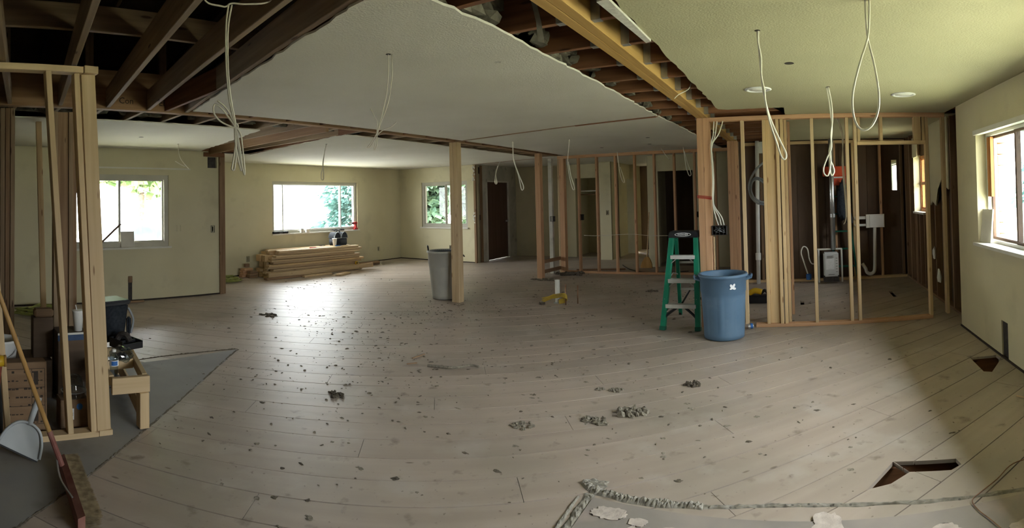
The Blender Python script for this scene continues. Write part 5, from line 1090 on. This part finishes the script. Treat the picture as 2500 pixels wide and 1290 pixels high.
for i, ((x, y), r, h, lb, mt) in enumerate(CL):
    bm = bmesh.new()
    if i == 12:
        tube(bm, [(x-.22, y-.06, .008), (x-.1, y-.03, .01), (x, y, .014), (x+.06, y+.06, .012), (x+.12, y+.15, .016), (x+.2, y+.17, .01)], .016, 6, 4, .008)
    else:
        for k in range(20):
            a = random.uniform(0, 2*PI); q = r*random.random()**.7; s = r*random.uniform(.10, .26)
            blob(bm, (x+math.cos(a)*q, y+math.sin(a)*q*.7, h*.15), s*random.uniform(.8, 1.5), s*.7, h*random.uniform(.25, .7), .7, i*20+k, 2)
    tag(obj('debris_clump', bm, mt), lb, 'debris', 'debris clumps')
bm = bmesh.new()
def chip(x, y, s):
    a = random.uniform(0, PI); l = s*random.uniform(.6, 1.7); w = s*random.uniform(.3, .8); h = s*random.uniform(.2, .5); ca, sa = math.cos(a), math.sin(a)
    b = [(-l, -w), (l*random.uniform(.6, 1), -w*random.uniform(.5, 1)), (l*random.uniform(.5, 1), w), (-l*random.uniform(.3, 1), w*random.uniform(.5, 1))]
    v = [bm.verts.new((x+p*ca-q*sa, y+p*sa+q*ca, .0)) for p, q in b]; t_ = [bm.verts.new((x+(p*ca-q*sa)*.55, y+(p*sa+q*ca)*.55, h)) for p, q in b]
    bm.faces.new(t_)
    for k in range(4): bm.faces.new((v[k], v[(k+1) % 4], t_[(k+1) % 4], t_[k]))
EXC = [(-.815, 5.8, .3), (-5.25, 6.86, .3), (-4.88, 6.69, .14), (-.58, 7.62, .25), (-1.35, 6.4, .1), (-9.2, 7.4, .6)]
EXC += [(-4.85, 9.41, .16)] + [(c[0][0], c[0][1], c[1]*1.25) for c in CL]
def inside(x, y): return all((x-a)**2+(y-b)**2 > c*c for a, b, c in EXC) and not (6.1 < y < 6.4 and x > -1.2) and not (10.2 < y < 10.45) and ((-8.1 < x < 1.7 and -.5 < y < 4.5) or (-9.8 < x < 1.7 and 4.5 < y < 11))
CEN = [(-4.6, 4.2), (-5.2, 5.0), (-4.0, 4.1), (-5.6, 4.4), (-4.4, 5.6), (-3.4, 3.4), (-3.2, 2.9), (-6.3, 4.6), (-4.7, 6.1), (-4.9, 6.4), (-4.5, 6.2), (-3.9, 6.7), (-4.3, 7.2), (-4.7, 9.2), (-4.4, 9.9), (-3.2, 8.6), (-2.0, 8.2), (-1.6, 7.3), (-2.6, 6.3), (-.6, 7.2), (-8.2, 7.0), (-7.8, 6.2), (-4.2, 2.6), (-3.0, 4.5), (-2.2, 4.6)]
for i in range(2100):
    if random.random() < .62:
        c_ = random.choice(CEN); x = random.gauss(c_[0], .45); y = random.gauss(c_[1], .40)
    else: x = random.uniform(-6.5, 1.0); y = random.uniform(1.2, 9.5)
    if inside(x, y) and not (x > -1.1 and y < 2.7): chip(x, y, random.choice((.004, .005, .006, .008, .010, .013, .018)) * (.75 if y < 3 else 1.0))
o = obj('floor_debris', bm, 'rubble'); o['kind'] = 'stuff'; tag(o, 'scattered dark chips and crumbs of demolition debris on the boards', 'debris')
for i in range(110):      # dirt rings and stains pressed onto the boards
    x = random.uniform(-3.6, .6); y = random.uniform(1.4, 4.2)
    if x > -1.05 and y < 2.7: continue
    bmx = bmesh.new(); blob(bmx, (x, y, -.002), random.uniform(.008, .030), random.uniform(.006, .02), .004, .7, i+300, 2); obj('dirt_stain', bmx, 'rubble_grey' if i % 3 else 'rubble', floor)
for p, q, lb in (((1.52, 3.62), (1.60, 3.50), 'small pale wood splinter beside the right wall'), ((-3.50, 4.02), (-3.49, 4.20), 'thin nail like stick on the boards left of centre'), ((-3.42, 3.85), (-3.36, 3.93), 'short brown stick lying near the bent strip')):
    tag(bar('wood_splinter', (p[0], p[1], .006), (q[0], q[1], .008), .014, .008, 'pale_stud' if p[0] > 0 else 'old_stud', bev=.001), lb, 'stick')
bm = bmesh.new(); tube(bm, [(1.30, 2.75, .012), (1.12, 2.74, .012), (.98, 2.63, .012), (.86, 2.55, .012), (.80, 2.50, .012), (.80, 2.42, .012), (.83, 2.32, .012), (.86, 2.2, .012)], .003, 5, 5)
tag(obj('loose_wire', bm, 'copper', smooth=True), 'thin brown wire trailing over the floor edge', 'wire')
for i, (pp, lb) in enumerate(((((-4.6, 10.6), (-3.6, 10.9)), 'dark board lying on the floor behind the far studs'), (((-8.05, 2.55), (-8.05, 3.05)), 'dark thin strip lying along the left wall'))):
    tag(bar('floor_stick', (pp[0][0], pp[0][1], .018), (pp[1][0], pp[1][1], .018), .06 if i == 0 else .03, .03, 'old_stud'), lb, 'board')
cable('dark cord trailing over the floor behind the far studs', [[(-3.9, 11.6, .01), (-3.5, 10.9, .01), (-3.1, 10.55, .01), (-2.6, 10.5, .01), (-2.2, 10.7, .01)]], .009, 'box_dark', name='power_cord')

# ------------------------------------------------------------------ outside
g = struct(obj('ground', slab([(-60, -30), (40, -30), (40, 60), (-60, 60)], -.5, -.365), 'lawn'), 'pale ground outside')
obj('driveway', slab([(-30, -6), (-12, -6), (-12, 14), (-30, 14)], -.365, -.355), 'drive', g)
def foliage(bm, c, r, n, size, seed, droop=0, cone=False):
    random.seed(seed)
    for i in range(n):
        if cone:
            h = random.random()**1.4; rr = r[0]*(1-h)*random.uniform(.35, 1.0)*(1+.25*math.sin(h*28)); a = random.uniform(0, 2*PI); p = Vector((c[0]+rr*math.cos(a), c[1]+rr*math.sin(a), c[2]+h*r[2]-droop*rr)); d = Vector((math.cos(a), math.sin(a), -.35))
        else:
            u = Vector((random.gauss(0, 1), random.gauss(0, 1), random.gauss(0, 1))).normalized()*random.uniform(.55, 1.0); k = .8+.5*noise.noise(u*2.5+Vector((seed, 0, 0))); p = Vector((c[0]+u.x*r[0]*k, c[1]+u.y*r[1]*k, c[2]+u.z*r[2]*k)); d = Vector((random.uniform(-1, 1), random.uniform(-1, 1), random.uniform(-.6, .4)))
        d.normalize(); s = d.orthogonal(); s.rotate(Matrix.Rotation(random.uniform(0, 2*PI), 3, d)); L_ = size*random.uniform(.6, 1.5); w = L_*(.22 if cone else .45)
        bm.faces.new([bm.verts.new(q) for q in (p-d*L_*.5, p+s*w, p+d*L_*.6, p-s*w)])
def tree(name, label, c, r, zc, n, size, mat, seed, cone=False, trunk=.14, limbs=0):
    t = thing(name, label, 'tree', (c[0], c[1], -.36), group='trees outside')
    bm = bmesh.new(); foliage(bm, (c[0], c[1], zc), r, n, size, seed, .25, cone); obj('foliage', bm, mat, t)
    bm = bmesh.new(); tube(bm, [(c[0], c[1], -.37), (c[0]+.1, c[1], zc*.5), (c[0], c[1]+.1, zc+(r[2]*.8 if cone else 0))], trunk, 8, 3, trunk*.4)
    random.seed(seed+1)
    for k in range(limbs):
        z = zc*random.uniform(.55, .9); a = random.uniform(0, 2*PI); tube(bm, [(c[0], c[1], z), (c[0]+math.cos(a)*r[0]*.4, c[1]+math.sin(a)*r[1]*.4, z+r[2]*.25), (c[0]+math.cos(a)*r[0]*.8, c[1]+math.sin(a)*r[1]*.8, z+r[2]*.45)], trunk*.5, 6, 3, .02)
    obj('trunk', bm, 'bark', t)
tree('spruce_tree', 'blue green spruce tree seen through the wide window', (-16.5, 15.6), (1.9, 1.9, 7), .35, 9000, .24, 'leaf_spruce', 31, True)
tree('leafy_tree', 'pale green leafy tree with bare limbs seen through the left window', (-22, 8.2), (4, 4, 2.0), 4.0, 9000, .32, 'leaf_green', 32, limbs=7, trunk=.2)
tree('leafy_tree', 'dark leafy tree filling the back window', (-14.7, 18.2), (1.35, 1.4, 2.4), 2.4, 7000, .26, 'leaf_dark', 33, limbs=4)
tree('leafy_tree', 'second dark tree filling the right pane of the back window', (-12.0, 17.6), (1.0, 1.2, 2.6), 2.6, 5000, .26, 'leaf_dark', 34, limbs=4)
tree('spruce_tree', 'conifer seen through the bright right window', (8.3, 16.3), (1.3, 1.3, 5), 1.2, 800, .26, 'leaf_spruce', 35, True)
tree('spruce_tree', 'dark conifer behind the right pane of the wide window', (-20.5, 21.5), (2.2, 2.2, 8), .2, 5000, .3, 'leaf_dark', 36, True)
tree('shrub', 'low pale shrub under the back window trees', (-12.6, 15.6), (.9, .7, .6), .1, 1500, .2, 'leaf_spruce', 37)
t = thing('parked_car', 'silver blue car parked outside the left window', 'car', (-14.2, 5.6, -.355), .05)
bm = bmesh.new(); prof = [(-2.2, .25), (-2.25, .55), (-2.15, .85), (-1.3, .95), (-.75, 1.42), (.9, 1.45), (1.6, .98), (2.2, .90), (2.25, .5), (2.2, .25)]
sec = [[bm.verts.new((x, y*1.0, z)) for y, z in prof] for x in (-.85, .85)]
for s in sec:
    for w_ in s:
        if w_.co.z > 1.0: w_.co.x *= .82
bm.faces.new(sec[0]); bm.faces.new(sec[1][::-1])
for k in range(len(prof)): bm.faces.new((sec[0][k], sec[0][(k+1) % len(prof)], sec[1][(k+1) % len(prof)], sec[1][k]))
bmesh.ops.bevel(bm, geom=bm.edges[:], offset=.05, segments=2, affect='EDGES'); obj('car_body', bm, 'car_paint', t, world=False)
for s in (-1, 1):
    for ya, yb, yc, yd in ((-1.12, -.68, .02, .02), (.10, .10, .85, 1.35)):
        bm = bmesh.new(); bm.faces.new([bm.verts.new(p) for p in ((s*.845, ya, 1.0), (s*.74, yb, 1.36), (s*.74, yc, 1.38), (s*.845, yd, 1.0))]); obj('side_window', bm, 'car_glass', t, world=False)
    for y in (-1.4, 1.4):
        bm = bmesh.new(); lathe(bm, [(0, -.1), (.20, -.1), (.22, -.09), (.32, -.1), (.33, 0), (.32, .1), (0, .1)], 24); w_ = obj('wheel', bm, 'tyre', t, world=False, loc=(s*.78, y, .33), rot=(0, PI/2, 0))
        bm = bmesh.new(); lathe(bm, [(0, -.105), (.19, -.104), (.19, .104), (0, .105)], 16); obj('hub_cap', bm, 'aluminium', w_, world=False)
random.seed(41); bw = sroot('wall_brick_return', 'pale brick return beside the right window')
for k in range(10):
    bm = bmesh.new(); box(bm, (2.02, 5.12, .95+.115*k), (2.13, 5.32+random.uniform(-.004, .004), 1.05+.115*k)); bmesh.ops.bevel(bm, geom=bm.edges[:], offset=.004, segments=1, affect='EDGES'); obj('brick', bm, 'brick_pale', bw)
